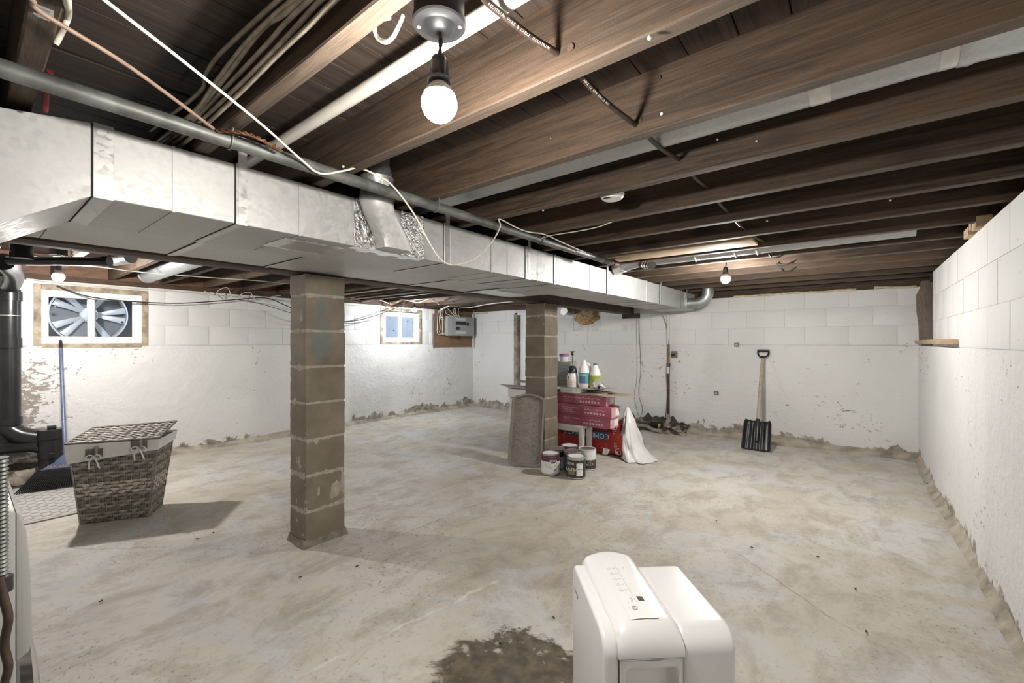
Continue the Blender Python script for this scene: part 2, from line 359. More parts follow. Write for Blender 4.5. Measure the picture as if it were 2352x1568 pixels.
# ---------------------------------------------------------------- mesh helpers
class MB:
    def __init__(self): self.v = []; self.f = []; self.m = []
    def add(self, vs, fs, mi=0):
        o = len(self.v); self.v += [tuple(p) for p in vs]
        for f in fs: self.f.append(tuple(i + o for i in f)); self.m.append(mi)
        return self
    def box(self, a, b, mi=0):
        x0, y0, z0 = a; x1, y1, z1 = b
        return self.add([(x0, y0, z0), (x1, y0, z0), (x1, y1, z0), (x0, y1, z0), (x0, y0, z1), (x1, y0, z1), (x1, y1, z1), (x0, y1, z1)],
                        [(0, 3, 2, 1), (4, 5, 6, 7), (0, 1, 5, 4), (1, 2, 6, 5), (2, 3, 7, 6), (3, 0, 4, 7)], mi)
    def hexa(self, p, mi=0):   # 8 corners in box order
        return self.add(p, [(0, 3, 2, 1), (4, 5, 6, 7), (0, 1, 5, 4), (1, 2, 6, 5), (2, 3, 7, 6), (3, 0, 4, 7)], mi)
    def tube(self, path, r, seg=10, mi=0, caps=True):
        P = [Vector(p) for p in path]; n = len(P); rs = r if isinstance(r, (list, tuple)) else [r] * n
        up = None; vs = []
        for i in range(n):
            d = (P[min(i + 1, n - 1)] - P[max(i - 1, 0)])
            if d.length < 1e-9: d = Vector((0, 0, 1))
            d.normalize()
            if up is None:
                up = Vector((0, 0, 1)) if abs(d.z) < 0.9 else Vector((1, 0, 0))
            a = d.cross(up)
            if a.length < 1e-6: a = d.orthogonal()
            a.normalize(); b = d.cross(a).normalized(); up = -b if (-b).dot(up) > 0 else b
            for k in range(seg):
                t = 2 * pi * k / seg
                vs.append(P[i] + (a * math.cos(t) + b * math.sin(t)) * rs[i])
        fs = [(i * seg + k, i * seg + (k + 1) % seg, (i + 1) * seg + (k + 1) % seg, (i + 1) * seg + k) for i in range(n - 1) for k in range(seg)]
        if caps: fs += [tuple(range(seg - 1, -1, -1)), tuple(range((n - 1) * seg, n * seg))]
        return self.add(vs, fs, mi)
    def lathe(self, prof, seg=24, mat=None, mi=0):
        mat = mat or Matrix(); vs = []; n = len(prof)
        for (r, z) in prof:
            for k in range(seg):
                t = 2 * pi * k / seg; vs.append(mat @ Vector((max(r, 1e-5) * math.cos(t), max(r, 1e-5) * math.sin(t), z)))
        fs = [(i * seg + k, i * seg + (k + 1) % seg, (i + 1) * seg + (k + 1) % seg, (i + 1) * seg + k) for i in range(n - 1) for k in range(seg)]
        if prof[0][0] > 1e-4: fs.append(tuple(range(seg - 1, -1, -1)))
        if prof[-1][0] > 1e-4: fs.append(tuple(range((n - 1) * seg, n * seg)))
        return self.add(vs, fs, mi)
    def arc_band(self, r, z0, z1, a0, a1, seg=12, mi=0, mat=None, th=0.0012):   # label wrapped on a cylinder
        mat = mat or Matrix(); vs = []; fs = []
        for i in range(seg + 1):
            t = a0 + (a1 - a0) * i / seg
            for rr in (r, r + th):
                for z in (z0, z1): vs.append(mat @ Vector((rr * math.cos(t), rr * math.sin(t), z)))
        for i in range(seg):
            b = i * 4; n = b + 4
            fs += [(b + 2, n + 2, n + 3, b + 3), (b, b + 1, n + 1, n), (b + 1, b + 3, n + 3, n + 1), (b, n, n + 2, b + 2)]
        fs += [(0, 2, 3, 1), (seg * 4, seg * 4 + 1, seg * 4 + 3, seg * 4 + 2)]
        return self.add(vs, fs, mi)
    def prism(self, poly, mat, d0, d1, mi=0):   # polygon in local xy extruded local z
        n = len(poly); vs = [mat @ Vector((x, y, d0)) for x, y in poly] + [mat @ Vector((x, y, d1)) for x, y in poly]
        return self.add(vs, [tuple(range(n - 1, -1, -1)), tuple(range(n, 2 * n))] + [(i, (i + 1) % n, n + (i + 1) % n, n + i) for i in range(n)], mi)
    def grid(self, fn, nu, nv, mi=0):
        vs = [fn(i / nu, j / nv) for j in range(nv + 1) for i in range(nu + 1)]
        fs = [(j * (nu + 1) + i, j * (nu + 1) + i + 1, (j + 1) * (nu + 1) + i + 1, (j + 1) * (nu + 1) + i) for j in range(nv) for i in range(nu)]
        return self.add(vs, fs, mi)
    def mesh(self, name, mats, smooth=None, bev=0.0, seg=2, recalc=False):
        me = bpy.data.meshes.new(name); me.from_pydata(self.v, [], self.f); me.update()
        ms = mats if isinstance(mats, (list, tuple)) else [mats]
        for k in ms: me.materials.append(M[k] if isinstance(k, str) else k)
        for p, i in zip(me.polygons, self.m): p.material_index = min(i, len(ms) - 1)
        if bev or recalc:
            bm = bmesh.new(); bm.from_mesh(me)
            bmesh.ops.recalc_face_normals(bm, faces=bm.faces)
            if bev:
                es = [e for e in bm.edges if e.is_manifold and e.calc_face_angle(0) > 0.5]
                bmesh.ops.bevel(bm, geom=es, offset=bev, segments=seg, affect='EDGES', profile=0.6, clamp_overlap=True)
            bm.to_mesh(me); bm.free()
        if smooth is not None or bev:
            for p in me.polygons: p.use_smooth = True
            me.set_sharp_from_angle(angle=math.radians(smooth if smooth is not None else 35))
        return me
    def build(self, name, mats, parent=None, smooth=None, bev=0.0, seg=2, recalc=False):
        return link(name, self.mesh(name, mats, smooth, bev, seg, recalc), parent)

def rough_box(a, b, cuts, amp, wear, seed, name, mat, parent):
    m = MB().box(a, b); me = m.mesh(name, mat)
    bm = bmesh.new(); bm.from_mesh(me)
    bmesh.ops.subdivide_edges(bm, edges=bm.edges[:], cuts=cuts, use_grid_fill=True)
    A, B = Vector(a), Vector(b); C = (A + B) / 2
    for v in bm.verts:
        on = [i for i in range(3) if abs(v.co[i] - A[i]) < 1e-5 or abs(v.co[i] - B[i]) < 1e-5]
        q = v.co * 14 + Vector((seed, 0, 0)); q2 = v.co * 45 + Vector((0, seed, 0))
        for i in on:
            sg = 1 if v.co[i] > C[i] else -1
            d = amp * (noise.noise(q + Vector((i * 9, 0, 0))) + .6 * noise.noise(q2 + Vector((i * 5, 0, 0))))
            if len(on) > 1: d -= wear * (.5 + .9 * abs(noise.noise(q2)))
            v.co[i] += sg * d
    for f_ in bm.faces: f_.smooth = True
    bm.to_mesh(me); bm.free(); me.set_sharp_from_angle(angle=math.radians(38))
    return link(name, me, parent)
def wmat(o):
    m = o.matrix_basis.copy()
    return (wmat(o.parent) @ o.matrix_parent_inverse @ m) if o.parent else m
def link(name, me, parent=None, loc=None, rot=None):
    o = bpy.data.objects.new(name, me); col.objects.link(o)
    if loc is not None: o.location = loc
    if rot is not None: o.rotation_euler = rot
    if parent is not None:
        o.parent = parent; o.matrix_parent_inverse = wmat(parent).inverted()
    return o
def link_local(name, me, parent):
    o = bpy.data.objects.new(name, me); col.objects.link(o); o.parent = parent
    return o
def tag(o, label=None, cat=None, group=None, kind=None):
    if label: o['label'] = label
    if cat: o['category'] = cat
    if group: o['group'] = group
    if kind: o['kind'] = kind
    return o
def thing(name, label, cat, loc=(0, 0, 0), rz=0.0, group=None):
    o = bpy.data.objects.new(name, None); col.objects.link(o)
    o.empty_display_size = 0.05; o.location = loc; o.rotation_euler = (0, 0, rz)
    return tag(o, label, cat, group)
def copy_tree(o, parent=None):
    c = o.copy(); col.objects.link(c); c.parent = parent
    for ch in list(o.children): copy_tree(ch, c)
    return c
def smoothpath(pts, n=6):   # Catmull-Rom
    P = [Vector(p) for p in pts]; out = []
    for i in range(len(P) - 1):
        p0, p1, p2, p3 = P[max(i - 1, 0)], P[i], P[i + 1], P[min(i + 2, len(P) - 1)]
        for k in range(n):
            t = k / n
            out.append(0.5 * ((2 * p1) + (p2 - p0) * t + (2 * p0 - 5 * p1 + 4 * p2 - p3) * t * t + (-p0 + 3 * p1 - 3 * p2 + p3) * t ** 3))
    return out + [P[-1]]
_dg_tmp = {}
def text_mesh(body, size, ext=0.0005, mat='print', align='CENTER'):
    cu = bpy.data.curves.new('lettering', 'FONT'); cu.body = body; cu.size = size; cu.extrude = ext
    cu.align_x = align; cu.align_y = 'CENTER'; cu.resolution_u = 2
    o = bpy.data.objects.new('lettering_tmp', cu); col.objects.link(o)
    dg = bpy.context.evaluated_depsgraph_get(); dg.update()
    me = bpy.data.meshes.new_from_object(o.evaluated_get(dg)); me.materials.clear(); me.materials.append(M[mat])
    bpy.data.objects.remove(o); bpy.data.curves.remove(cu); me.name = 'lettering'
    return me
def frame(o, x, y):   # matrix with origin o, local x and y axes
    x = Vector(x).normalized(); z = x.cross(Vector(y)).normalized(); y = z.cross(x)
    m = Matrix((x, y, z)).transposed().to_4x4(); m.translation = Vector(o); return m
def put_text(body, size, mat, o, x, y, parent, align='CENTER', name='lettering'):
    me = text_mesh(body, size, 0.0006, mat, align); me.transform(frame(o, x, y))
    return link(name, me, parent)
def jit(a): return RND.uniform(-a, a)

# ================================================================ THE ROOM
WL, WB, WF, WT = -5.85, 6.15, -2.3, 1.77          # left wall, back wall, wall behind the camera, wall top
def xr(y): return 0.465 + (WB - y) * 0.0108        # right wall runs a touch out of square
JB, DECK = 1.83, 2.01                              # joist bottoms, underside of the floor deck
C0, PITCH = 1.165, 0.213                           # first visible block course and course height

# ---- floor
def ffloor(a, b):
    x = -6.0 + a * 6.75; y = WF - 0.1 + b * (WB + 0.2 - WF)
    h = 0.004 * noise.noise(Vector((x * 1.3, y * 1.3, 0)))
    return (x, y, h - 0.004)
f = MB().grid(ffloor, 90, 110)
floor = tag(f.build('floor', 'floor', None, 60), kind='structure')

for k, (u, v) in enumerate(((490, 1223), (452, 1237), (1272, 1418), (1232, 1190), (1645, 1195), (1878, 1278), (1965, 1352), (1727, 1257), (690, 1325), (232, 1380), (1150, 1478), (1990, 1450), (2130, 1110), (820, 1300))):
    p = onz(u, v, 0.002)
    MB().lathe([(0, 0), (.013, .001), (.011, .006), (.004, .009), (0, .009)], 6, Matrix.Translation(p) @ Matrix.Rotation(k * 1.3, 4, 'Z') @ Matrix.Diagonal((.75, .35, .5, 1))).build('debris_chip', 'dirt', floor)
# ---- walls
def lump(p, a=0.010): return a * (noise.noise(Vector(p) * 2.3) + 0.5 * noise.noise(Vector(p) * 6.1))

W1 = (0.418, 1.225, 1.145, 1.735)    # window openings on the left wall: y0,y1,z0,z1
W2 = (4.063, 4.885, 1.165, 1.745)
mb = MB()
mb.grid(lambda a, b: (WL + 0.012 + lump((0, WF + a * (WB - WF), b * C0)) * (1 if b < .98 else 0), WF + a * (WB - WF), -0.02 + b * (C0 + 0.02)), 150, 26)
for (y0, y1, z0, z1) in ((WF, W1[0], C0, WT), (W1[1], W2[0], C0, WT), (W2[1], WB + .2, C0, WT), (W1[0], W1[1], W1[3], WT), (W2[0], W2[1], W2[3], WT),
                         (WF, WB + .2, -0.05, 1.145), (W2[0], W2[1], 1.145, W2[2])):
    mb.box((WL - 0.2, y0, z0), (WL - 0.003, y1, z1), 1)
wall_left = tag(mb.build('wall_left', ['wall_low', 'wall_joint'], None, 60), kind='structure')

mb = MB()
mb.grid(lambda a, b: (WL + a * (0.72 - WL), WB - 0.012 - lump((WL + a * 6.4, 9, b * C0)) * (1 if b < .98 else 0), -0.02 + b * (C0 + 0.02)), 120, 26)
mb.box((WL - .2, WB + 0.003, -0.05), (-4.83, WB + 0.2, WT), 1)
mb.box((-3.98, WB + 0.003, -0.05), (0.9, WB + 0.2, WT), 1)
mb.box((-4.83, WB + 0.003, 1.72), (-3.98, WB + 0.2, WT), 1)
mb.box((-4.83, WB + 0.16, 0), (-3.98, WB + 0.2, 1.72), 1)
wall_back = tag(mb.build('wall_back', ['wall_low', 'wall_joint'], None, 60), kind='structure')
# the door opening goes right through the lower plaster too
me = wall_back.data
bm = bmesh.new(); bm.from_mesh(me)
bmesh.ops.delete(bm, geom=[fc for fc in bm.faces if fc.material_index == 0 and -4.83 < fc.calc_center_median().x < -3.98], context='FACES')
bm.to_mesh(me); bm.free()

mb = MB()
mb.grid(lambda a, b: (xr(WF + a * (WB - WF)) - 0.012 - lump((5, WF + a * (WB - WF), b * C0)) * (1 if b < .98 else 0), WF + a * (WB - WF), -0.02 + b * (C0 + 0.02)), 150, 26)
for (y0, y1, z0, z1) in ((WF, WB + .2, -0.05, C0), (WF, 5.2, C0, JB - .025), (6.1, WB + .2, C0, JB - .025)):
    a, b = xr(y0) + 0.003, xr(y1) + 0.003
    mb.hexa([(a, y0, z0), (a + .2, y0, z0), (b + .2, y1, z0), (b, y1, z0), (a, y0, z1), (a + .2, y0, z1), (b + .2, y1, z1), (b, y1, z1)], 1)
mb.box((0.70, 5.1, C0), (0.74, 6.2, JB), 1)
wall_right = tag(mb.build('wall_right', ['wall_low', 'wall_joint'], None, 60), kind='structure')
wall_front = tag(MB().box((WL - .2, WF - 0.2, 0), (0.9, WF, 2.0)).build('wall_front', 'wall_block'), kind='structure')

# painted blocks of the upper courses, each a piece of its wall
def block_mesh(L, H):
    b = MB().box((0, 0, 0), (L, 0.014, H)); return b.mesh('block', 'wall_block', None, 0.0028, 2)
BM = {}
def block(parent, p, ang, L, H):
    k = (round(L, 2), round(H, 2))
    if k not in BM: BM[k] = block_mesh(*k)
    link('block', BM[k], parent, p, (0, 0, ang))
def courses(parent, a0, a1, place, holes, ztop=WT):
    for r in range(3):
        z0 = C0 + r * PITCH + 0.003; z1 = min(C0 + (r + 1) * PITCH - 0.004, ztop)
        if z1 - z0 < 0.05: continue
        y = a0 - (0.2 if r % 2 else 0.0)
        while y < a1:
            s, e = max(y + 0.003, a0), min(y + 0.405, a1)
            y += 0.408
            spans = [(s, e)]
            for (h0, h1, hz0, hz1) in holes:
                if z1 > hz0 + .02 and z0 < hz1 - .02:
                    spans = [q for (p, w) in spans for q in ((p, min(w, h0)), (max(p, h1), w)) if q[1] - q[0] > 0.03]
            for (p, w) in spans: place(parent, p, w, z0, z1)
courses(wall_left, WF, WB - 0.02, lambda P, s, e, z0, z1: block(P, (WL - 0.0135 + jit(.001), e, z0), -pi / 2, e - s, z1 - z0), [W1, W2])
courses(wall_back, WL + 0.02, 0.70, lambda P, s, e, z0, z1: block(P, (e, WB + 0.0135 + jit(.001), z0), pi, e - s, z1 - z0),
        [(-4.83, -3.98, 0, 1.72), (-3.63, -3.15, 1.45, 1.9), (-2.80, -2.52, 1.555, 1.615)])
courses(wall_right, 1.2, 5.2, lambda P, s, e, z0, z1: block(P, (xr(s) + 0.0135 + jit(.001), s, z0), pi / 2 + 0.0108, e - s, z1 - z0), [], JB - .028)

# ragged mortar cove at the foot of the walls
def cove(name, p0, p1, inward, h, w, seed):
    p0, p1, inward = Vector(p0), Vector(p1), Vector(inward)
    prof = [(0, 1.0), (0.12, 0.92), (0.35, 0.5), (0.7, 0.16), (1.0, 0.0)]
    n = max(8, int((p1 - p0).length / 0.06))
    def fn(a, b):
        q = p0.lerp(p1, a); i = min(int(b * 4 + 1e-6), 4); pr = prof[i]
        k = 1 + 0.5 * noise.noise(Vector((a * (p1 - p0).length * 1.4, seed, i * .1))) + 0.15 * noise.noise(Vector((a * (p1 - p0).length * 8, seed, i)))
        return q + inward * (pr[0] * w * k - 0.012) + Vector((0, 0, pr[1] * h * k - 0.012))
    return tag(MB().grid(fn, n, 4).build(name, 'cove', None, 60, recalc=True), kind='structure')
cove('baseboard_left', (WL + .012, 0.9, 0), (WL + .012, WB, 0), (1, 0, 0), 0.06, 0.11, 1)
cove('baseboard_back', (-1.95, WB - .012, 0), (0.47, WB - .012, 0), (0, -1, 0), 0.075, 0.22, 2)
cove('baseboard_back.001', (WL, WB - .012, 0), (-4.9, WB - .012, 0), (0, -1, 0), 0.055, 0.12, 4)
cove('baseboard_right', (xr(WB) - .012, WB, 0), (xr(0.5) - .012, 0.5, 0), (-1, 0, 0), 0.075, 0.06, 3)

# ---- ceiling: deck, planks, joists
ceiling = tag(MB().box((WL - .2, WF - .2, DECK + 0.022), (0.9, WB + .2, DECK + 0.06)).build('ceiling', 'wood'), kind='structure')
pm = {}
x = WL - 0.1
while x < 0.62:
    w = RND.choice((0.118, 0.13, 0.14))
    if w not in pm: pm[w] = MB().box((0, WF, 0), (w - 0.003, WB + .1, 0.02)).mesh('plank', 'plank', None, 0.0015, 1)
    link('plank', pm[w], ceiling, (x, 0, DECK + jit(.0012)))
    x += w
JY = [-1.91, -1.51, -1.11, -0.71, -0.30, 0.10, 0.50, 0.90, 1.305, 1.71, 2.112, 2.512, 2.92, 3.325, 3.73, 4.135, 4.54, 4.945, 5.35, 5.755, 6.08]
def joist_mesh(x0, x1, seed):
    n = 26; vs = []; fs = []
    for i in range(n + 1):
        t = x0 + (x1 - x0) * i / n
        wv = 0.0022 * noise.noise(Vector((t * 2.5, seed, 0))); wz = 0.003 * noise.noise(Vector((t * 3.5, seed, 5)))
        c1 = 0.003 + 0.003 * abs(noise.noise(Vector((t * 5, seed, 8)))); hw = 0.0225
        vs += [(t, -hw + wv, c1), (t, -hw + c1 + wv, wz), (t, hw - c1 + wv, wz), (t, hw + wv, c1), (t, hw, DECK - JB), (t, -hw, DECK - JB)]
    for i in range(n):
        for k in (3, 4, 5): fs.append((i * 6 + k, (i + 1) * 6 + k, (i + 1) * 6 + (k + 1) % 6, i * 6 + (k + 1) % 6))
    fs += [(0, 1, 2, 3, 4, 5), tuple(range(n * 6 + 5, n * 6 - 1, -1))]
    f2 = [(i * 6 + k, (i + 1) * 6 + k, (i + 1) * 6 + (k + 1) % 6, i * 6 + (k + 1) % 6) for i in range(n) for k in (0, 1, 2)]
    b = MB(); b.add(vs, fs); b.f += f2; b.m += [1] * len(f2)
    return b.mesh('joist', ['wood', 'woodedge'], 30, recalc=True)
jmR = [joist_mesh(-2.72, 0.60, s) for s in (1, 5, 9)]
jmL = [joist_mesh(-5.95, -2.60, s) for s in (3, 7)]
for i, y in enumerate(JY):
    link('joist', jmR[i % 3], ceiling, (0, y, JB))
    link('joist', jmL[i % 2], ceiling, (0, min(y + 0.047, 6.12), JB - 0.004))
# rim boards over the left wall between the joists, rim over the back wall
for a, b in zip(JY[:-1], JY[1:]):
    MB().box((WL - .06, a + .072, WT + .055), (WL - .03, b + .022, DECK)).build('rim_board', 'rim', ceiling)
MB().box((WL - .1, WB + .03, WT + .05), (0.8, WB + .06, DECK)).build('rim_board', 'rim', ceiling)
# sill plates
MB().box((WL - .15, WF, WT), (WL - .002, WB, WT + .052)).build('sill_plate', 'beam', wall_left)
MB().box((WL, WB + .004, WT), (0.7, WB + .15, WT + .052)).build('sill_plate', 'beam', wall_back)
MB().hexa([(xr(WF) + .06, WF, JB - .03), (xr(WF) + .2, WF, JB - .03), (xr(WB) + .2, WB, JB - .03), (xr(WB) + .06, WB, JB - .03), (xr(WF) + .06, WF, DECK), (xr(WF) + .2, WF, DECK), (xr(WB) + .2, WB, DECK), (xr(WB) + .06, WB, DECK)]).build('rim_board', 'wood', ceiling)
# yellow foam squeezed along the back sill
fo = MB()
for (x0, x1) in ((-1.28, -0.05), (0.1, 0.44)):
    pts = []; n = int((x1 - x0) / 0.03)
    for i in range(n + 1):
        xx = x0 + (x1 - x0) * i / n
        pts.append((xx, WB - 0.002 - 0.006 * noise.noise(Vector((xx * 9, 3, 0))), WT + 0.012 + 0.016 * noise.noise(Vector((xx * 4, 1, 0)))))
    fo.tube(pts, [0.013 + 0.010 * abs(noise.noise(Vector((p[0] * 14, 2, 2)))) for p in pts], 8)
fo.build('foam_bead', 'foamy', wall_back, 60)
fo = MB()
pts = [(-5.80 + i * .03, WB - .004, WT - .02 + .01 * noise.noise(Vector((i * .7, 8, 0)))) for i in range(12)]
fo.tube(pts, [0.008 + .008 * abs(noise.noise(Vector((i * 1.3, 5, 0)))) for i in range(12)], 8)
fo.build('foam_bead', 'foamy', wall_back, 60)

# ---- supporting beam on the pillars
beam = tag(MB().box((-2.78, WF, 1.612), (-2.605, WB - 0.02, JB - 0.006)).build('support_beam', 'beam', None, None, 0.004), 'long dark timber beam resting on both block pillars', 'beam')

# ---- windows in the left wall
def window(name, W, white, gl, gr):
    y0, y1, z0, z1 = W
    fr = MB(); t = 0.045   # rough timber and crumbling mortar lining
    fr.box((WL - .19, y0 - .002, z0), (WL + .010, y0 + t, z1)); fr.box((WL - .19, y1 - t, z0), (WL + .012, y1 + .002, z1))
    fr.box((WL - .19, y0 + t, z0), (WL + .014, y1 - t, z0 + t)); fr.box((WL - .19, y0 + t, z1 - .05), (WL + .010, y1 - t, z1))
    win = tag(fr.build(name, 'lining', None, None, 0.006), kind='structure')
    wy0, wy1, wz0, wz1 = white; xo, xi = WL - 0.10, WL - 0.012
    v = MB(); w = 0.045
    v.box((xo, wy0, wz0), (xi, wy0 + w, wz1)); v.box((xo, wy1 - w, wz0), (xi, wy1, wz1))
    v.box((xo, wy0 + w, wz0), (xi, wy1 - w, wz0 + w)); v.box((xo, wy0 + w, wz1 - w), (xi, wy1 - w, wz1))
    v.build('window_frame', 'vinyl', win, None, 0.004)
    for (g, off) in ((gl, 0.03), (gr, 0.055)):
        a, b, c, d = g; s = MB(); q = 0.026; xs0, xs1 = xo + .012, xi - off * .6
        s.box((xs0, a - q, c - q), (xs1, a, d + q)); s.box((xs0, b, c - q), (xs1, b + q, d + q))
        s.box((xs0, a, c - q), (xs1, b, c)); s.box((xs0, a, d), (xs1, b, d + q))
        sash = s.build('sash', 'vinyl', win, None, 0.003)
        MB().box((xs0 + .014, a, c), (xs0 + .020, b, d)).build('pane', 'glass', sash)
    return win
win1 = window('window_1', W1, (0.461, 1.185, 1.185, 1.69), (0.512, 0.778, 1.256, 1.622), (0.826, 1.115, 1.256, 1.622))
win2 = window('window_2', W2, (4.118, 4.853, 1.205, 1.685), (4.188, 4.46, 1.275, 1.615), (4.512, 4.783, 1.275, 1.615))
for (o, y, z) in ((win1, 0.555, 1.535), (win1, 1.035, 1.405), (win2, 4.36, 1.39), (win2, 4.64, 1.55)):
    MB().lathe([(0, 0), (0.011, 0), (0.011, 0.003), (0, 0.003)], 14, Matrix.Translation((WL - .062, y, z)) @ Matrix.Rotation(pi / 2, 4, 'Y')).build('vent_plug', 'black', o)

# outside the window: driveway and a parked car's wheel close to the glass
drive = tag(MB().box((-16, -6, 0.9), (WL - .22, 12, 1.06)).build('driveway', 'asphalt'), kind='structure')
tag(MB().box((-8.4, 2.2, 1.06), (-8.2, 11.0, 4.0)).build('wall_neighbour', 'siding'), kind='structure')
wh = thing('car_wheel', 'alloy car wheel with twin spokes seen through the wide window', 'wheel', (-6.36, 0.84, 1.08))
wm = Matrix.Translation((-6.36, 0.84, 1.485)) @ Matrix.Rotation(pi / 2, 4, 'Y')
MB().lathe([(0.305, -0.10), (0.40, -0.11), (0.418, -0.06), (0.418, 0.06), (0.40, 0.10), (0.305, 0.09), (0.305, -0.10)], 48, wm).build('tyre', 'rubber', wh, 40)
MB().lathe([(0.285, -0.09), (0.306, -0.09), (0.306, 0.095), (0.292, 0.10), (0.282, 0.07), (0.282, -0.09)], 48, wm).build('rim', 'alloy', wh, 40)
MB().lathe([(0, -0.02), (0.28, -0.02), (0.28, -0.01), (0, -0.01)], 32, wm).build('brake_shield', 'panelgrey', wh)
for k in range(5):
    for s in (-1, 1):
        a = 2 * pi * k / 5 + 0.31 + s * 0.20; b = 2 * pi * k / 5 + 0.31 + s * 0.10
        c0, c1 = Vector((math.cos(b) * .05, math.sin(b) * .05, .045)), Vector((math.cos(a) * .285, math.sin(a) * .285, .08))
        n = Vector((-math.sin(a), math.cos(a), 0))
        p = [c0 - n * .016, c0 + n * .016, c1 + n * .034, c1 - n * .034]
        MB().hexa([wm @ q for q in (p[0], p[1], p[2], p[3])] + [wm @ (q + Vector((0, 0, .03))) for q in (p[0], p[1], p[2], p[3])]).build('spoke', 'alloy', wh, None, 0.005)
MB().lathe([(0.075, 0.0), (0.075, 0.07), (0.06, 0.085), (0.0, 0.088)], 24, wm).build('hub_cap', 'alloy', wh, 40)

# ---- door in the back wall behind the second pillar
d = MB().box((-4.76, WB + .06, 0.0), (-4.03, WB + .10, 1.68))
door = tag(d.build('door_1', 'vinyl', None, None, 0.003), kind='structure')
for (a, b, z0, z1) in ((-4.68, -4.42, 0.95, 1.42), (-4.36, -4.10, 0.95, 1.42), (-4.68, -4.42, 0.15, 0.85), (-4.36, -4.10, 0.15, 0.85), (-4.68, -4.10, 1.50, 1.62)):
    MB().box((a, WB + .052, z0), (b, WB + .064, z1)).build('door_panel', 'vinyl', door, None, 0.004)
MB().lathe([(0, 0), (0.012, 0), (0.012, 0.03), (0.026, 0.035), (0.026, 0.055), (0, 0.062)], 16, Matrix.Translation((-4.10, WB + .06, 0.85)) @ Matrix.Rotation(pi / 2, 4, 'X')).build('door_knob', 'black', door, 40)
tr = MB().box((-4.84, WB - .02, 0), (-4.765, WB + .12, 1.70)).box((-4.03, WB - .02, 0), (-3.97, WB + .12, 1.70))
tag(tr.build('trim_1', 'stone', None, None, 0.005), kind='structure')
tag(MB().box((-4.765, WB - .01, 1.68), (-4.03, WB + .12, 1.72)).build('trim_2', 'vinyl', None, None, 0.003), kind='structure')

# ---- timber-lined opening in the right wall by the back corner
o = MB()
o.prism([(0.452, 1.205), (0.690, 1.205), (0.690, 1.82), (0.47, 1.82), (0.452, 1.73), (0.43, 1.68), (0.434, 1.50), (0.446, 1.40), (0.45, 1.3)],
        frame((0, 6.075, 0), (1, 0, 0), (0, 0, 1)), 0.0, 0.03)
tag(o.build('trim_3', 'greywood', None, None, 0.003), kind='structure')
tag(MB().box((0.66, 5.2, 1.2), (0.698, 6.05, 1.82)).build('trim_4', 'greywood', None, None, 0.003), kind='structure')
ledge = tag(MB().hexa([(0.415, 4.0, 1.185), (0.512, 4.0, 1.185), (0.50, 6.06, 1.185), (0.425, 6.10, 1.185), (0.40, 4.2, 1.222), (0.51, 4.0, 1.222), (0.50, 6.06, 1.222), (0.42, 6.10, 1.222)])
            .build('trim_5', 'rawwood', None, None, 0.003), kind='structure')
for (y0, y1, z0, z1) in ((3.30, 3.42, 1.80, 1.86), (3.44, 3.50, 1.82, 1.87), (3.52, 3.66, 1.80, 1.85)):
    MB().box((xr(3.4) - .03, y0, z0), (xr(3.4) + .03, y1, z1)).build('packing_block', 'rawwood', ceiling, None, 0.004)

# ================================================================ PILLARS
def pillar(name, label, x0, x1, y0, y1, top, mats, first):
    t = thing(name, label, 'pillar', ((x0 + x1) / 2, (y0 + y1) / 2, 0))
    g = 0.006
    g = 0.004
    rough_box((x0 + g, y0 + g, 0), (x1 - g, y1 - g, top - .004), 23, .0035, .002, x0 * 7 + y0, 'mortar_core', 'mortar', t)
    z = 0.0; i = 0; bl = first
    while z < top - 0.02:
        h = min(bl, top - z)
        b = MB()
        n = 5
        a, c = x0 + jit(.003), x1 + jit(.003); e, q = y0 + jit(.003), y1 + jit(.003)
        rough_box((a, e, z + (.006 if z > 0 else 0)), (c, q, z + h - .006), 9, .0016, .0032, i * 3.3 + y0, 'block', mats.get(i, 'block'), t)
        z += h; i += 1; bl = 0.2135
    # squashed mortar collar round the foot
    cb = MB(); P = []
    ring = [(x0, y0), (x1, y0), (x1, y1), (x0, y1)]
    pts = []
    for k in range(4):
        ax, ay = ring[k]; bx, by = ring[(k + 1) % 4]
        for j in range(8): pts.append((ax + (bx - ax) * j / 8, ay + (by - ay) * j / 8))
    cx, cy = (x0 + x1) / 2, (y0 + y1) / 2; n = len(pts); vs = []
    for k, (px, py) in enumerate(pts):
        hgt = 0.035 + 0.03 * noise.noise(Vector((px * 13, py * 13, 1))); out = 1.10 + 0.08 * noise.noise(Vector((px * 9, py * 9, 4)))
        vs += [(px + (px - cx) * .02, py + (py - cy) * .02, max(hgt, .01)), (cx + (px - cx) * out, cy + (py - cy) * out, -0.004)]
    cb.add(vs, [(2 * k, 2 * ((k + 1) % n), 2 * ((k + 1) % n) + 1, 2 * k + 1) for k in range(n)])
    cb.build('mortar_foot', 'mortar_dark', t, 60, recalc=True)
    return t
pillar('block_pillar', 'grey concrete block pillar with a teal paint smear, nearest the camera', -2.735, -2.543, 1.255, 1.510, 1.607, {4: 'block_teal', 5: 'block_teal', 6: 'block_teal'}, 0.200)
pillar('block_pillar', 'farther concrete block pillar behind the taupe tray and paint cans', -2.79, -2.543, 3.73, 3.98, 1.607, {}, 0.195)

# ================================================================ DUCTWORK
XF, ZB, ZT = -1.71, 1.615, 1.822
sup = thing('supply_duct', 'long rectangular galvanised supply duct hung beside the beam', 'duct', (-1.92, 3, ZB))
XS = -2.135
ys = [0.235, 0.62, 1.11, 1.62, 2.30, 2.66, 3.45, 4.35, 4.75, 5.45, 5.98]
for a, b in zip(ys[:-1], ys[1:]):
    MB().box((XS, a + .0012, ZB), (XF + jit(.0012), b - .0012, ZT)).build('duct_section', 'galv', sup, None, 0.002, 1)
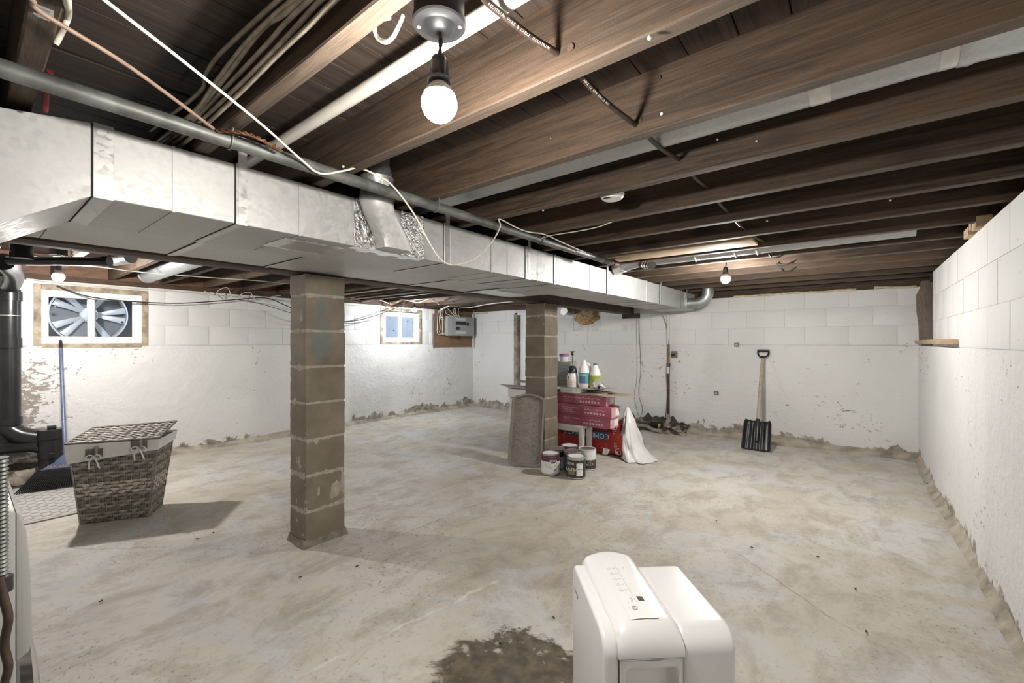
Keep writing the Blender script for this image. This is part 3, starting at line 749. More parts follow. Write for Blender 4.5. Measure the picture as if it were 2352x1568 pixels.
# transition towards the furnace plenum: turns back and drops
P0 = [(-1.95, -1.2, 1.05), (-2.55, -1.2, 1.05)]
q = MB()
ring0 = [(XF, .233, ZB), (XF, .233, ZT), (XS, .233, ZT), (XS, .233, ZB)]
ring1 = [(XF, .06, 1.50), (XF, .06, 1.795), (XS, .06, 1.795), (XS, .06, 1.50)]
ring2 = [(XF, -.9, 0.95), (XF, -.9, 1.62), (XS, -.9, 1.62), (XS, -.9, 0.95)]
q.add(ring0 + ring1 + ring2, [(4 * r + k, 4 * r + (k + 1) % 4, 4 * (r + 1) + (k + 1) % 4, 4 * (r + 1) + k) for r in range(2) for k in range(4)] + [(8, 9, 10, 11)])
q.build('transition', 'galv', sup, recalc=True)
def cleat(y, w=0.03, th=0.004, x0=XS, x1=XF, mat='galv_d', dark=True, parent=sup, front=True):
    c = MB()
    c.box((x1, y, ZB - th), (x1 + th, y + w, ZT + th)); c.box((x0, y, ZB - th), (x1, y + w, ZB)); c.build('drive_cleat', mat, parent, None, 0.0012, 1)
    if dark: MB().box((x1 - .001, y - .0035, ZB - .0008), (x1 + .0018, y, ZT)).box((x0, y - .0035, ZB - .0012), (x1, y, ZB + .001)).build('seam', 'dark', parent)
for y, w in ((0.2355, 0.045), (0.60, 0.026), (1.575, 0.03), (2.285, 0.045), (2.62, 0.035), (4.32, 0.03), (4.70, 0.03), (5.42, 0.03)):
    cleat(y, w)
for y in (0.42, 0.82, 1.95, 2.10, 2.42, 2.86, 3.15, 3.75, 4.1, 5.0):   # pressed cross ribs
    r = MB(); r.box((XF, y, ZB), (XF + .0022, y + .007, ZT)); r.box((XS, y, ZB - .0022), (XF, y + .007, ZB)); r.build('stiffening_rib', 'galv', sup)
for y in (0.606, 1.585, 2.31, 3.44, 4.72, 5.62):                         # hanging straps up to the joists
    MB().box((XF + .0045, y, ZB - .004), (XF + .007, y + .028, JB + .09)).build('hanger_strap', 'galv_d', sup)
# foil-taped saddle with a round take-off
MB().box((XF + .001, 1.055, ZB - .002), (XF + .0035, 1.155, ZT + .002)).build('foil_tape', 'foil', sup)
MB().box((XF + .001, 1.30, ZB - .002), (XF + .0035, 1.44, ZT + .002)).build('foil_tape', 'foil', sup)
ff = MB()
for i in range(7):
    y = 1.055 + i * .055; ff.box((XF - .05 - .03 * (i % 2), y, ZB - .0025), (XF, y + .055, ZB - .0008))
ff.build('foil_tape', 'foil', sup)
MB().box((-1.98, 0.86, ZB - .0035), (-1.80, 1.02, ZB - .001)).build('access_patch', 'galv_d', sup)
ff = MB()
ff.box((-1.99, 0.80, ZB - .003), (-1.78, 0.87, ZB - .0008)); ff.box((-2.0, 0.87, ZB - .003), (-1.965, 1.05, ZB - .0008)); ff.box((-1.82, 0.87, ZB - .003), (-1.78, 1.05, ZB - .0008))
ff.build('foil_tape', 'foil', sup)
# boot: rectangular foot flowing into a round collar that climbs into the joist bay
rect = [(XF + .004, 1.155, ZB + .005), (XF + .075, 1.165, ZB + .005), (XF + .085, 1.29, ZB + .005), (XF + .004, 1.305, ZB + .005)]
bt = MB(); n = 24; vs = []
cx, cy, cz, rr = -1.63, 1.115, 1.83, 0.068
for lv in range(9):
    s = lv / 8.0
    for k in range(n):
        a = 2 * pi * (k + .5) / n - 3 * pi / 4
        sq = max(abs(math.cos(a)), abs(math.sin(a)))
        rx, ry = (-1.668), 1.232
        px, py = rx + 0.042 * math.cos(a) / sq, ry + 0.072 * math.sin(a) / sq
        qx, qy = cx + rr * math.cos(a), cy + rr * math.sin(a)
        e = s * s * (3 - 2 * s)
        vs.append((px + (qx - px) * e, py + (qy - py) * e, ZB + .004 + (cz - .02 - ZB - .004) * s))
bt.add(vs, [(i * n + k, i * n + (k + 1) % n, (i + 1) * n + (k + 1) % n, (i + 1) * n + k) for i in range(8) for k in range(n)] + [tuple(range(n - 1, -1, -1))])
takeoff = bt.build('takeoff_boot', 'galv', sup, 40)
cc = Matrix.Translation((cx, cy, 0))
MB().lathe([(rr + .002, 1.80), (rr + .004, 1.815), (rr + .001, 1.82), (rr + .001, 1.895), (rr + .004, 1.90), (rr - .002, 1.91), (rr - .014, 1.96), (rr - .014, 2.008)], 28, cc).build('round_collar', 'galv2', takeoff, 40)
lb = MB(); lm = Matrix.Translation((cx, cy, 0)); a0 = math.atan2(-cy, -cx)
lb.arc_band(rr + .0012, 1.845, 1.885, a0 + .28, a0 + .72, 6, 0, lm); lab = lb.build('barcode_label', 'label', takeoff)
bb = MB()
for i in range(9): bb.arc_band(rr + .0022, 1.852, 1.878, a0 + .36 + i * .034, a0 + .36 + i * .034 + RND.uniform(.008, .02), 1, 0, lm, .0006)
bb.build('barcode_print', 'ink', takeoff)
# small round takeoff from the far end, elbow up into the joists
ep = [(XF - .01, 5.72, 1.69), (XF + .10, 5.72, 1.69)] + [(XF + .10 + .13 * math.sin(a), 5.72, 1.69 + .13 * (1 - math.cos(a))) for a in [pi / 2 * i / 6 for i in range(1, 7)]] + [(XF + .23, 5.72, 1.86), (XF + .23, 5.72, 2.0)]
MB().tube(ep, 0.066, 20).build('end_elbow', 'galv2', sup, 40)
for i in (2, 4, 6, 8):
    p = Vector(ep[i]); q0 = Vector(ep[i - 1]); dv = (p - q0).normalized()
    MB().tube([p - dv * .004, p + dv * .004], 0.0685, 20).build('elbow_ring', 'galv_d', sup, 40)
MB().box((XF + .001, 5.56, ZB + .03), (XF + .003, 5.66, ZT - .02)).build('sealant_patch', 'white2', sup)
MB().box((XF + .003, 5.58, ZB + .02), (XF + .004, 5.63, ZT - .06)).build('mastic_smear', 'tape', sup)

ret = thing('return_duct', 'flat speckled return duct tucked between the supply duct and beam', 'duct', (-2.36, 1, ZB))
for a, b in zip([-1.6, 0.20, 0.62, 1.05, 1.62, 2.05, 2.60], [0.20, 0.62, 1.05, 1.62, 2.05, 2.60, 3.22]):
    MB().box((-2.585, a + .001, ZB + .004 + jit(.001)), (XS - .004, b - .001, ZT)).build('duct_section', 'galv_r', ret, None, 0.0015, 1)
for y, w in ((0.615, 0.03), (1.045, 0.02), (2.04, 0.03), (2.6, 0.02)):
    MB().box((-2.585, y, ZB - .001), (XS - .006, y + w, ZB + .003)).build('drive_cleat', 'galv_d', ret, None, 0.0008, 1)
    MB().box((-2.585, y - .004, ZB + .0005), (XS - .006, y, ZB + .0035)).build('seam', 'dark', ret)
ff = MB()
for i in range(6): ff.box((-2.56 + .02 * (i % 3), 2.62 + i * .085, ZB + .0005), (-2.28 - .03 * (i % 2), 2.70 + i * .085, ZB + .003))
ff.build('foil_tape', 'foil', ret)

# round ducts lying in the joist bays
def round_duct(name, label, pts, r, mat='galv2', seg=28):
    t = thing(name, label, 'duct', pts[0])
    MB().tube(pts, r, seg).build('pipe', mat, t, 40)
    return t
rd = round_duct('round_duct', 'grey round duct with silver tape bands in the joist bay', [(-1.9, 1.49, 1.93), (0.18, 1.49, 1.93)], 0.0625)
for u0, u1 in ((1857, 1908), (2160, 2218)):
    a, b = ony(u0, 230, 1.45).x, ony(u1, 230, 1.45).x
    MB().tube([(a, 1.49, 1.93), ((a + b) / 2, 1.49, 1.9305), (b, 1.49, 1.93)], [0.0638, .0645, .0638], 28).build('tape_band', 'tape', rd, 40)
MB().tube([(0.18, 1.49, 1.93), (0.20, 1.49, 1.93), (0.215, 1.49, 1.93), (0.47, 1.49, 1.925)], [0.066, 0.069, 0.066, 0.078], 28).build('flared_boot', 'galv2', rd, 40)
rd2 = round_duct('round_duct', 'thin silver round duct in the bay above the far hanging bulb', [(-1.62, 3.56, 1.86), (-1.45, 3.54, 1.885), (0.25, 3.53, 1.885)], 0.055)
for x in (-1.0, -0.72, -0.58):
    MB().tube([(x, 3.47, 2.0), (x, 3.47, 1.90), (x, 3.485, 1.845), (x, 3.53, 1.824), (x, 3.575, 1.845), (x, 3.59, 1.90), (x, 3.59, 2.0)], 0.006, 6).build('hanger_loop', 'white2', rd2, 40)
MB().tube([(-1.69, 3.58, 1.845), (-1.60, 3.56, 1.862)], [0.058, 0.06], 14).build('sealant_collar', 'tape', rd2, 40)
rd3 = round_duct('round_duct', 'short silver duct stub by the black drain above the wide window', [onz(262, 596, 1.80), onz(300, 590, 1.81)], 0.045)
rd4 = round_duct('round_duct', 'wide silver duct between left joists near the wide window', [(-5.50, 1.155, 1.865), (-3.2, 1.155, 1.865)], 0.075)
MB().tube([(-5.52, 1.155, 1.865), (-5.49, 1.155, 1.865)], 0.079, 28).build('end_ring', 'galv_d', rd4, 40)

# ================================================================ PIPES AND CABLES UNDER THE CEILING
t = thing('steel_pipe', 'long grey steel pipe hung under the joists beside the duct', 'pipe', (-1.468, 1, 1.80))
MB().tube([(-1.468, -1.6, 1.797), (-1.468, 0.9, 1.797), (-1.47, 3.06, 1.797)], 0.021, 18).build('pipe', 'steel', t, 40)
for y in (0.5, 1.305, 2.112, 2.92):
    b = MB(); b.tube([(-1.468 + .024 * math.cos(a), y, 1.797 + .024 * math.sin(a)) for a in [pi * 1.0 + pi * k / 8 for k in range(9)]] , .0035, 6)
    b.tube([(-1.492, y, 1.797), (-1.492, y, 1.84)], .0035, 6); b.tube([(-1.444, y, 1.797), (-1.444, y, 1.84)], .0035, 6)
    b.build('pipe_hook', 'steel', t, 40)
MB().tube([(-1.47, 3.055, 1.797), (-1.47, 3.13, 1.797)], .027, 14).build('coupling', 'rust', t, 40)
tag(MB().tube([(-2.4, 0.74, 1.94), (0.55, 0.74, 1.94)], 0.020, 18).build('white_pipe', 'pvc', None, 40), 'white plastic pipe running in the joist bay behind the near bulb', 'pipe')

def cable(name, label, pts, r, mat, n=6, cat='cable', group=None, seg=8):
    return tag(MB().tube(smoothpath(pts, n), r, seg).build(name, mat, None, 60), label, cat, group)
cable('tan_cable', 'tan cable slanting across the upper left joists to the steel pipe', [onz(40, -30, 1.812), onz(75, 0, 1.812), onz(100, 32, 1.812), onz(300, 155, 1.806), onz(490, 295, 1.806)], 0.0046, 'cablepk')
cl = MB().lathe([(0, -.008), (.009, -.008), (.009, .008), (0, .008)], 10, Matrix.Translation(onz(100, 32, 1.818)) @ Matrix.Rotation(pi / 2, 4, 'X')).box(onz(100, 32, 1.818) - Vector((.004, .013, .006)), onz(100, 32, 1.818) + Vector((.004, .013, .012)))
tag(cl.build('cable_clamp', 'screw', None, 40), 'small zinc clamp on the tan cable at upper left', 'clamp')
tw = []
base = [onz(500, 300, 1.805), onz(560, 305, 1.80), onz(610, 325, 1.795), onz(645, 345, 1.79)]
sp = smoothpath(base, 14)
for ph in (0, pi):
    tw.append([p + Vector((0, .004 * math.cos(i * .75 + ph), .004 * math.sin(i * .75 + ph))) for i, p in enumerate(sp)])
b = MB().tube(tw[0], .003, 6).tube(tw[1], .003, 6)
tag(b.build('twisted_wire', 'copper', None, 60), 'twisted rust-coloured wire pair lying over the steel pipe', 'wire')
XW = -1.44
loop = [onz(225, -20, 1.812), onz(240, 0, 1.812), onz(420, 140, 1.808), onz(600, 285, 1.802), onz(690, 365, 1.79), onz(735, 398, 1.775), onx(790, 392, XW), onx(825, 386, XW), onx(870, 405, XW), onx(905, 430, XW), onx(950, 490, XW),
        onx(985, 555, XW), onx(1012, 595, XW), onx(1045, 608, XW), onx(1095, 590, XW), onx(1130, 555, XW), onx(1149, 520, XW), onx(1147, 503, -1.43), onx(1185, 522, -1.42), onx(1212, 532, -1.42), onx(1250, 538, -1.42), onx(1290, 556, -1.42), onx(1345, 580, -1.42)]
cable('white_cable', 'long white cable drooping in a loop before the supply duct', loop, 0.0036, 'cablew')
cable('white_cable', 'thin white wire curving under the dark joists right of the steel pipe', [onz(1225, 553, 1.80), onz(1270, 540, 1.802), onz(1320, 532, 1.805), onz(1370, 522, 1.812), onz(1407, 509, 1.83)], 0.003, 'cablew')
cable('white_cable', 'white cable hanging beside the bare joist at the top left', [ony(150, -20, .10) , ony(157, 30, .14), ony(148, 60, .14), ony(128, 100, .13)], 0.006, 'cablew')
tag(MB().tube(smoothpath([onz(115, 165, 1.84), onz(108, 205, 1.82), onz(104, 255, 1.79)], 5), 0.006, 8).build('red_wire', 'redwire', None, 60), 'short red wire beside the joist above the duct corner', 'wire')
# bundle stapled along the joist nearest the top
for i, (u0, v0, u1, v1, u2, v2) in enumerate(((640, 0, 500, 130, 455, 215), (672, 0, 560, 105, 440, 262), (690, 0, 600, 70, 430, 280), (712, 0, 610, 105, 420, 300), (738, 0, 640, 105, 425, 310), (770, 0, 640, 125, 440, 315))):
    yy = 0.430 + i * 0.006
    p = [ony(u0 + 120, v0 - 100, yy), ony(u0, v0, yy), ony((u0 + u1) / 2 + jit(5), (v0 + v1) / 2, yy + jit(.006)), ony(u1, v1, yy), ony((u1 + u2) / 2 + jit(6), (v1 + v2) / 2, yy + jit(.006)), ony(u2, v2, yy), ony(u2 - 110, v2 + 85, yy)]
    for q in p: q.z = min(q.z, 2.0)
    cable('joist_cable', ['leftmost dusty cable of the bundle, bowing away from the near joist', 'second dusty cable from the left in the joist bundle', 'third dusty cable from the left in the joist bundle', 'fourth dusty cable from the left in the joist bundle', 'fifth dusty cable from the left in the joist bundle', 'rightmost dusty cable of the bundle, tight against the near joist'][i], p, 0.0056, 'cabled', group='dusty cables bundled along the near joist')
# brown cable threaded through drilled joists
holes = [ony(1280, 122, .877), ony(1460, 287, 1.283), ony(1560, 366, 1.687), ony(1627, 431, 2.09), ony(1675, 488, 2.49), ony(1712, 526, 2.90), ony(1756, 554, 3.30)]
bp = [ony(1080, -60, .60), ony(1115, 0, .68), ony(1165, 42, .74), ony(1225, 88, .81)]
for a, b in zip(holes[:-1], holes[1:]):
    bp += [a, a + Vector((0, .05, 0.004)), a.lerp(b, .5) + Vector((0, 0, -.012))]
bp += [holes[-1], holes[-1] + Vector((0, .06, 0))]
bsm = smoothpath(bp, 7)
bc = thing('brown_cable', 'brown sheathed cable with white lettering threaded through drilled joists', 'cable', holes[0])
MB().tube(bsm, 0.0075, 10).build('sheath', 'cablebr', bc, 60)
def letters_on(path, body, size, i0, parent, step=0.62):
    mbx = bpy.data.meshes.new('lettering'); bm = bmesh.new()
    L = [0.0]
    for a, b in zip(path[:-1], path[1:]): L.append(L[-1] + (b - a).length)
    s = L[i0]
    for ch in body:
        s += size * step
        k = max(j for j in range(len(L)) if L[j] <= s) if s < L[-1] else len(L) - 2
        k = min(k, len(path) - 2); f_ = (s - L[k]) / max(L[k + 1] - L[k], 1e-6); p = path[k].lerp(path[k + 1], f_); dv = (path[k + 1] - path[k]).normalized()
        if ch == ' ': continue
        view = (Vector((0, 0, CAM_H - .1)) - p); nrm = (view - dv * view.dot(dv)).normalized()
        me = text_mesh(ch, size, 0.0003, 'print'); y_ = nrm.cross(dv)
        me.transform(frame(p + nrm * .0076, dv, y_)); bm.from_mesh(me); bpy.data.meshes.remove(me)
    bm.to_mesh(mbx); bm.free(); mbx.materials.append(M['inkw'])
    return link('lettering', mbx, parent)
letters_on(bsm, 'INDUSTRIAL WIRE & CABLE INDUSTRIAL', 0.0085, 7, bc)
letters_on(bsm, 'CABLE II TYPE NMW 10 AWG', 0.0085, 38, bc)
# spare joist holes as discs, rust brown painting in their orange-lit rims
for (u, v, y) in ((1311, 110, .877), (1468, 275, 1.2815)):
    MB().lathe([(0, 0), (.009, 0), (.009, .002), (0, .002)], 14, Matrix.Translation(ony(u, v, y - .0005)) @ Matrix.Rotation(pi / 2, 4, 'X')).build('drilled_hole', 'rust', ceiling)
# staples, nails and clips on the joists
for (u, v, y, mk) in ((1493, 88, .876, 'white'), (1516, 178, 1.281, 'cablebk'), (1520, 262, 1.281, 'white'), (1266, 318, 1.281, 'steel'), (1248, 483, 1.686, 'screw'), (1648, 320, 1.686, 'screw'), (1738, 324, 1.686, 'screw'), (2045, 460, 2.49, 'screw'), (1762, 507, 2.49, 'screw'), (790, 383, .876, 'cablew')):
    p = ony(u, v, y)
    MB().lathe([(0, 0), (.0045, 0), (.005, .003), (.003, .006), (0, .007)], 10, Matrix.Translation(p) @ Matrix.Rotation(pi / 2, 4, 'X')).build('nail_head', mk, ceiling, 40)
tag(MB().box((-1.60, 3.03, 1.832), (-0.53, 3.24, 1.85)).build('blocking_board', 'rawwood', None, None, 0.003), 'pale raw board fixed flat between the far joists', 'board')
t = thing('drain_coupling', 'black and chrome pipe coupling below the pale board', 'pipe fitting', onz(1498, 602, 1.80))
a, b = Vector((-1.335, 3.27, 1.80)), Vector((-1.205, 3.17, 1.765))
MB().tube([a, a.lerp(b, .35)], .021, 14).build('pipe_stub', 'rust', t, 40)
MB().tube([a.lerp(b, .3), a.lerp(b, .85)], .028, 16).build('rubber_sleeve', 'abs', t, 40)
for s in (.36, .56, .78): MB().tube([a.lerp(b, s), a.lerp(b, s + .07)], .0295, 16).build('band_clamp', 'chrome', t, 40)
MB().tube([a.lerp(b, .86), a.lerp(b, .98)], [.030, .030], 16).build('end_flange', 'steel', t, 40)
# smoke alarm
t = thing('smoke_alarm', 'white smoke alarm on the side of a mid joist', 'smoke alarm', (-0.86, 1.785, 1.845))
MB().lathe([(0.050, .014), (.053, .008), (.050, -.004), (.040, -.014), (.0, -.016)], 28, Matrix.Translation((-0.86, 1.787, 1.842))).build('case', 'white2', t, 40)
MB().box((-0.90, 1.732, 1.852), (-0.82, 1.80, 1.860)).build('mounting_plate', 'white2', t)
MB().box((-0.882, 1.745, 1.8255), (-0.852, 1.757, 1.8285)).build('vent_slot', 'black', t)
# bent black rods that stand in for cable shadows in the far bays
for k, (u, v, y) in enumerate(((1785, 592, 3.71), (1800, 611, 4.11), (1810, 623, 4.52))):
    p = ony(u, v, y)
    tag(MB().tube([p + Vector((-.05, -.01, .03)), p + Vector((-.03, -.015, 0)), p + Vector((.02, -.015, .004)), p + Vector((.06, -.01, .03))], .005, 6).build('bent_bracket', 'cablebk', None, 60),
        ['bent black rod bracket on the joist nearest the far bulb', 'second bent black rod bracket beyond the far bulb', 'third bent black rod bracket, closest to the back wall'][k], 'bracket', 'bent black brackets')

# ================================================================ HANGING BULB LAMPS
def make_lamp(power, tint, label):
    t = thing('pendant_bulb', label, 'lamp', (0, 0, 0), 0, 'bare bulbs on black sockets')
    z0 = 0.155   # canopy face height over the bulb centre
    can = MB().lathe([(0.050, 0.36), (0.050, z0 + .014), (0.053, z0 + .012), (0.053, z0 + .003), (0.050, z0), (0.034, z0), (0.031, z0 - .002), (0.022, z0 - .011), (0.008, z0 - .015), (0.0, z0 - .015)], 36)
    c = link_local('canopy', can.mesh('canopy', 'canopy', 40), t)
    for s in (-1, 1):
        link_local('screw', MB().lathe([(0, -.002), (.004, -.0015), (.0045, 0), (0, .0005)], 10, Matrix.Translation((s * .041 * _c, s * .041 * _s, z0 - .0008))).mesh('screw', 'screw', 40), c)
    cd = []
    for ph in (0, pi):
        cd.append([(0.0022 * math.cos(k * .5 + ph) + .004 * math.sin(k * .18), 0.0022 * math.sin(k * .5 + ph), 0.088 + (z0 - .014 - 0.088) * k / 12) for k in range(13)])
    link_local('cord', MB().tube(cd[0], .0025, 6).tube(cd[1], .0025, 6).mesh('cord', 'black', 60), t)
    link_local('socket', MB().lathe([(0.006, .098), (0.014, .092), (0.018, .082), (0.019, .052), (0.0215, .050), (0.0215, .042), (0.015, .040), (0.0, .040)], 24).mesh('socket', 'black', 40), t)
    link_local('socket_ring', MB().lathe([(0.0195, .0435), (0.0235, .044), (0.0235, .049), (0.0195, .0495)], 24).mesh('socket_ring', 'canopy', 40), t)
    prof = [(0.0, -.036)] + [(0.036 * math.sin(a), -0.036 * math.cos(a)) for a in [pi * k / 12 for k in range(1, 9)]]
    bl = MB().lathe(prof, 14); bl.f.pop(); bl.m.pop()
    link_local('bulb', bl.mesh('bulb', mk_bulb(power, tint), 60), t)
    link_local('bulb_neck', MB().lathe([(0.0311, .018), (0.026, .028), (0.019, .036), (0.0145, .042)], 20).mesh('bulb_neck', 'white2', 60), t)
    return t
lamps = [('near', (-0.662, 0.598, 1.677), POWER_NEAR, 'bare lit bulb on black socket, closest to the camera at top centre'),
         ('left', (-4.70, 0.46, 1.69), POWER_LEFT, 'bare lit bulb in front of the wide left window'),
         ('mid', (-5.25, 4.25, 1.685), POWER_MID, 'bare lit bulb by the small window and breaker panel'),
         ('back', (-0.857, 3.83, 1.708), POWER_BACK, 'bare lit bulb under the joists near the back wall')]
for (k, p, pw, lb), tint in zip(lamps, LAMP_TINTS):
    L = make_lamp(pw, tint, lb); L.location = p
cable('lamp_cable', 'white flat cable looping into the near lamp canopy', [ony(893, 40, .535), ony(872, 45, .55), ony(860, 60, .56), ony(866, 85, .57), ony(885, 96, .575), ony(902, 85, .58), ony(915, 60, .585), ony(925, 35, .59)], 0.0052, 'cablew')

# ================================================================ LEFT SIDE: DRAIN, WIRES, BROOM, MAT, HAMPER, APPLIANCE
t = thing('drain_stack', 'black plastic drain stack standing against the left wall', 'pipe', (-5.72, 0.26, 0.42))
S = Vector((-5.70, 0.265, 0)); R0 = .068
def vt(z): return (S.x, S.y, z)
MB().tube([vt(.50), vt(1.655)], R0, 24).build('pipe', 'abs', t, 40)
for (z0, z1, k) in ((1.555, 1.635, .009), (1.15, 1.24, .008), (.50, .56, .010)): MB().tube([vt(z0), vt(z1)], R0 + k, 24).build('hub', 'abs', t, 40)
elb = smoothpath([vt(.52), vt(.46), (S.x + .03, S.y + .06, .40), (S.x + .06, S.y + .15, .365), (S.x + .08, S.y + .20, .345)], 5)
MB().tube(elb, R0 + .006, 24).build('bottom_elbow', 'abs', t, 40)
top = smoothpath([vt(1.63), vt(1.66), (S.x + .22, S.y + .01, 1.71), (S.x + .60, S.y - .01, 1.745), (-4.62, .185, 1.755)], 5)
MB().tube(top, .058, 24).build('top_bend', 'abs', t, 40)
MB().tube([onz(20, 598, 1.755), onz(248, 600, 1.755)], .029, 20).build('branch_pipe', 'abs', t, 40)
p_ = onz(50, 590, 1.76); MB().tube([(p_.x, p_.y, 1.75), (p_.x, p_.y, 2.0)], .055, 20).build('riser', 'abs', t, 40)
pe = [onz(238, 600, 1.755), onz(252, 600, 1.756)]; MB().tube(pe, .034, 20).build('end_hub', 'abs', t, 40)
MB().tube([vt(1.425), vt(1.432)], R0 + .003, 24).build('strap_chain', 'galv_d', t, 40)
p_ = onz(165, 596, 1.755); ch = MB()
for k in range(7): ch.tube([(p_.x + .006 * math.cos(a), p_.y + (.006 * math.cos(a) if k % 2 else 0), 1.775 + k * .011 + .007 * math.sin(a)) for a in [2 * pi * j / 8 for j in range(9)]], .0018, 5)
ch.build('hanger_chain', 'steel', t)
t = thing('cleanout', 'squat black plastic drain cleanout with square plug on rubble', 'drain fitting', (-5.53, 0.50, .10))
Cc = Vector((-5.53, 0.50, 0)); T = Matrix.Translation(Cc)
MB().lathe([(.078, .10), (.082, .13), (.082, .20), (.090, .205), (.090, .245), (.082, .25), (.080, .36), (.086, .365), (.086, .44), (.08, .446), (0, .446)], 28, T).build('body', 'abs', t, 40)
MB().box((Cc.x - .028, Cc.y - .028, .446), (Cc.x + .028, Cc.y + .028, .475)).build('plug', 'abs', t, None, .005)
MB().tube(smoothpath([(-5.76, -.25, .30), (-5.70, .15, .30), (-5.66, .30, .305), (-5.60, .42, .295), (-5.55, .48, .25)], 6), .05, 20).build('inlet_pipe', 'abs', t, 40)
MB().tube([(-5.735, -.02, .30), (-5.72, .08, .30)], .058, 20).build('hub', 'abs', t, 40)
# rubble ledge under the drain, stone by stone
rl = tag(MB().grid(lambda a, b: Vector((-5.86 + b * .55, -.6 + a * 1.45, (.13 - .145 * b) * (1 + .3 * noise.noise(Vector((a * 9, b * 3, 2)))))), 24, 6).build('rubble_footing', 'dirt', None, 60, recalc=True), 'rubble and dirt footing under the black drain pipes', 'rubble')
def rock(sz, seed):
    bm = bmesh.new(); bmesh.ops.create_icosphere(bm, subdivisions=2, radius=1)
    for v in bm.verts:
        k = 1 + .5 * noise.noise(v.co * 1.6 + Vector((seed, 0, 0))) + .2 * noise.noise(v.co * 4 + Vector((seed, 3, 0)))
        v.co = Vector((v.co.x * sz[0] * k, v.co.y * sz[1] * k, v.co.z * sz[2] * k))
    me = bpy.data.meshes.new('stone'); bm.to_mesh(me); bm.free(); me.materials.append(M['stone'])
    return me
for k, (x, y, sz) in enumerate(((-5.50, .36, (.09, .13, .075)), (-5.56, .14, (.10, .11, .08)), (-5.42, .50, (.05, .06, .035)), (-5.44, .18, (.06, .07, .045)), (-5.48, -.08, (.09, .11, .08)), (-5.40, .36, (.04, .05, .03)), (-5.62, .42, (.08, .1, .06)), (-5.66, .76, (.06, .07, .04)))):
    link('stone', rock(sz, k * 3.1), rl, (x, y, sz[2] * .75), (0, 0, k))

# mat under the hamper and broom
mt = thing('floor_mat', 'pale grey patterned mat on the floor behind the wicker hamper', 'mat', (-4.88, .2, 0))
MB().box((-5.42, -.55, 0), (-4.31, .78, .008)).build('mat_base', 'matb', mt, None, .002, 1)
mp = MB()
for i in range(24):
    for j in range(15):
        x, y = -5.40 + i * .0455, -.53 + j * .088 + (.044 if i % 2 else 0)
        if y > .72: continue
        w = .030 + .012 * math.sin(i * .9) * math.cos(j * .8)
        mp.box((x, y, .008), (x + .022, y + w + .022, .0095))
mp_o = mp.build('mat_pattern', 'matp', mt); mp_o['kind'] = 'stuff'

# broom leaning on the wall
t = thing('broom', 'blue-handled angled broom leaning beside the wicker hamper', 'broom', (-5.08, .53, 0))
top_, bot_ = onx(139, 781, -5.74), onz(150, 1050, .25)
MB().tube([bot_, bot_.lerp(top_, .93)], .0125, 12).build('handle', 'blue', t, 40)
MB().tube([bot_.lerp(top_, .925), bot_.lerp(top_, .96), bot_.lerp(top_, 1.0)], [.0155, .014, .010], 12).build('grip', 'black', t, 40)
MB().tube([bot_.lerp(top_, .30), bot_.lerp(top_, .33)], .0145, 12).build('joint_sleeve', 'blue', t, 40)
bx = Vector((0.30, .95, 0)).normalized()
hd = MB()
c_ = bot_
sec = [(c_ + Vector((0, 0, .02)), .020, .018), (c_ + Vector((.01, -.005, -.03)) - bx * .01, .05, .022), (c_ + Vector((.03, 0, -.085)) - bx * .04, .12, .026)]
vs = []
yx = Vector((-bx.y, bx.x, 0))
for (c, hw, hd_) in sec:
    vs += [c - bx * hw - yx * hd_, c + bx * hw - yx * hd_, c + bx * hw + yx * hd_, c - bx * hw + yx * hd_]
hd.add(vs, [(0, 1, 2, 3), (8, 11, 10, 9)] + [(4 * r + k, 4 * (r + 1) + k, 4 * (r + 1) + (k + 1) % 4, 4 * r + (k + 1) % 4) for r in range(2) for k in range(4)])
hd.build('broom_head', 'blue', t, None, .006)
br = MB(); c = sec[2][0]
for i in range(26):
    for r in range(3):
        s = i / 25.0
        p0 = c + bx * (-.12 + .24 * s) + yx * (-.02 + .02 * r) + Vector((0, 0, .01))
        e = c + bx * (-.25 + .38 * s) + yx * (-.03 + .03 * r); p1 = Vector((e.x, e.y, .004 + .012 * s))
        br.tube([p0, p0.lerp(p1, .5) + Vector((0, 0, -.004)), p1], [.006, .0055, .003], 5)
br_o = br.build('bristles', 'black', t); br_o['kind'] = 'stuff'
put_text('O-Cedar', .035, 'redink', sec[2][0] + Vector((.0, 0, .03)) - yx * .0285 + bx * .0, bx, (0, 0, 1), t)

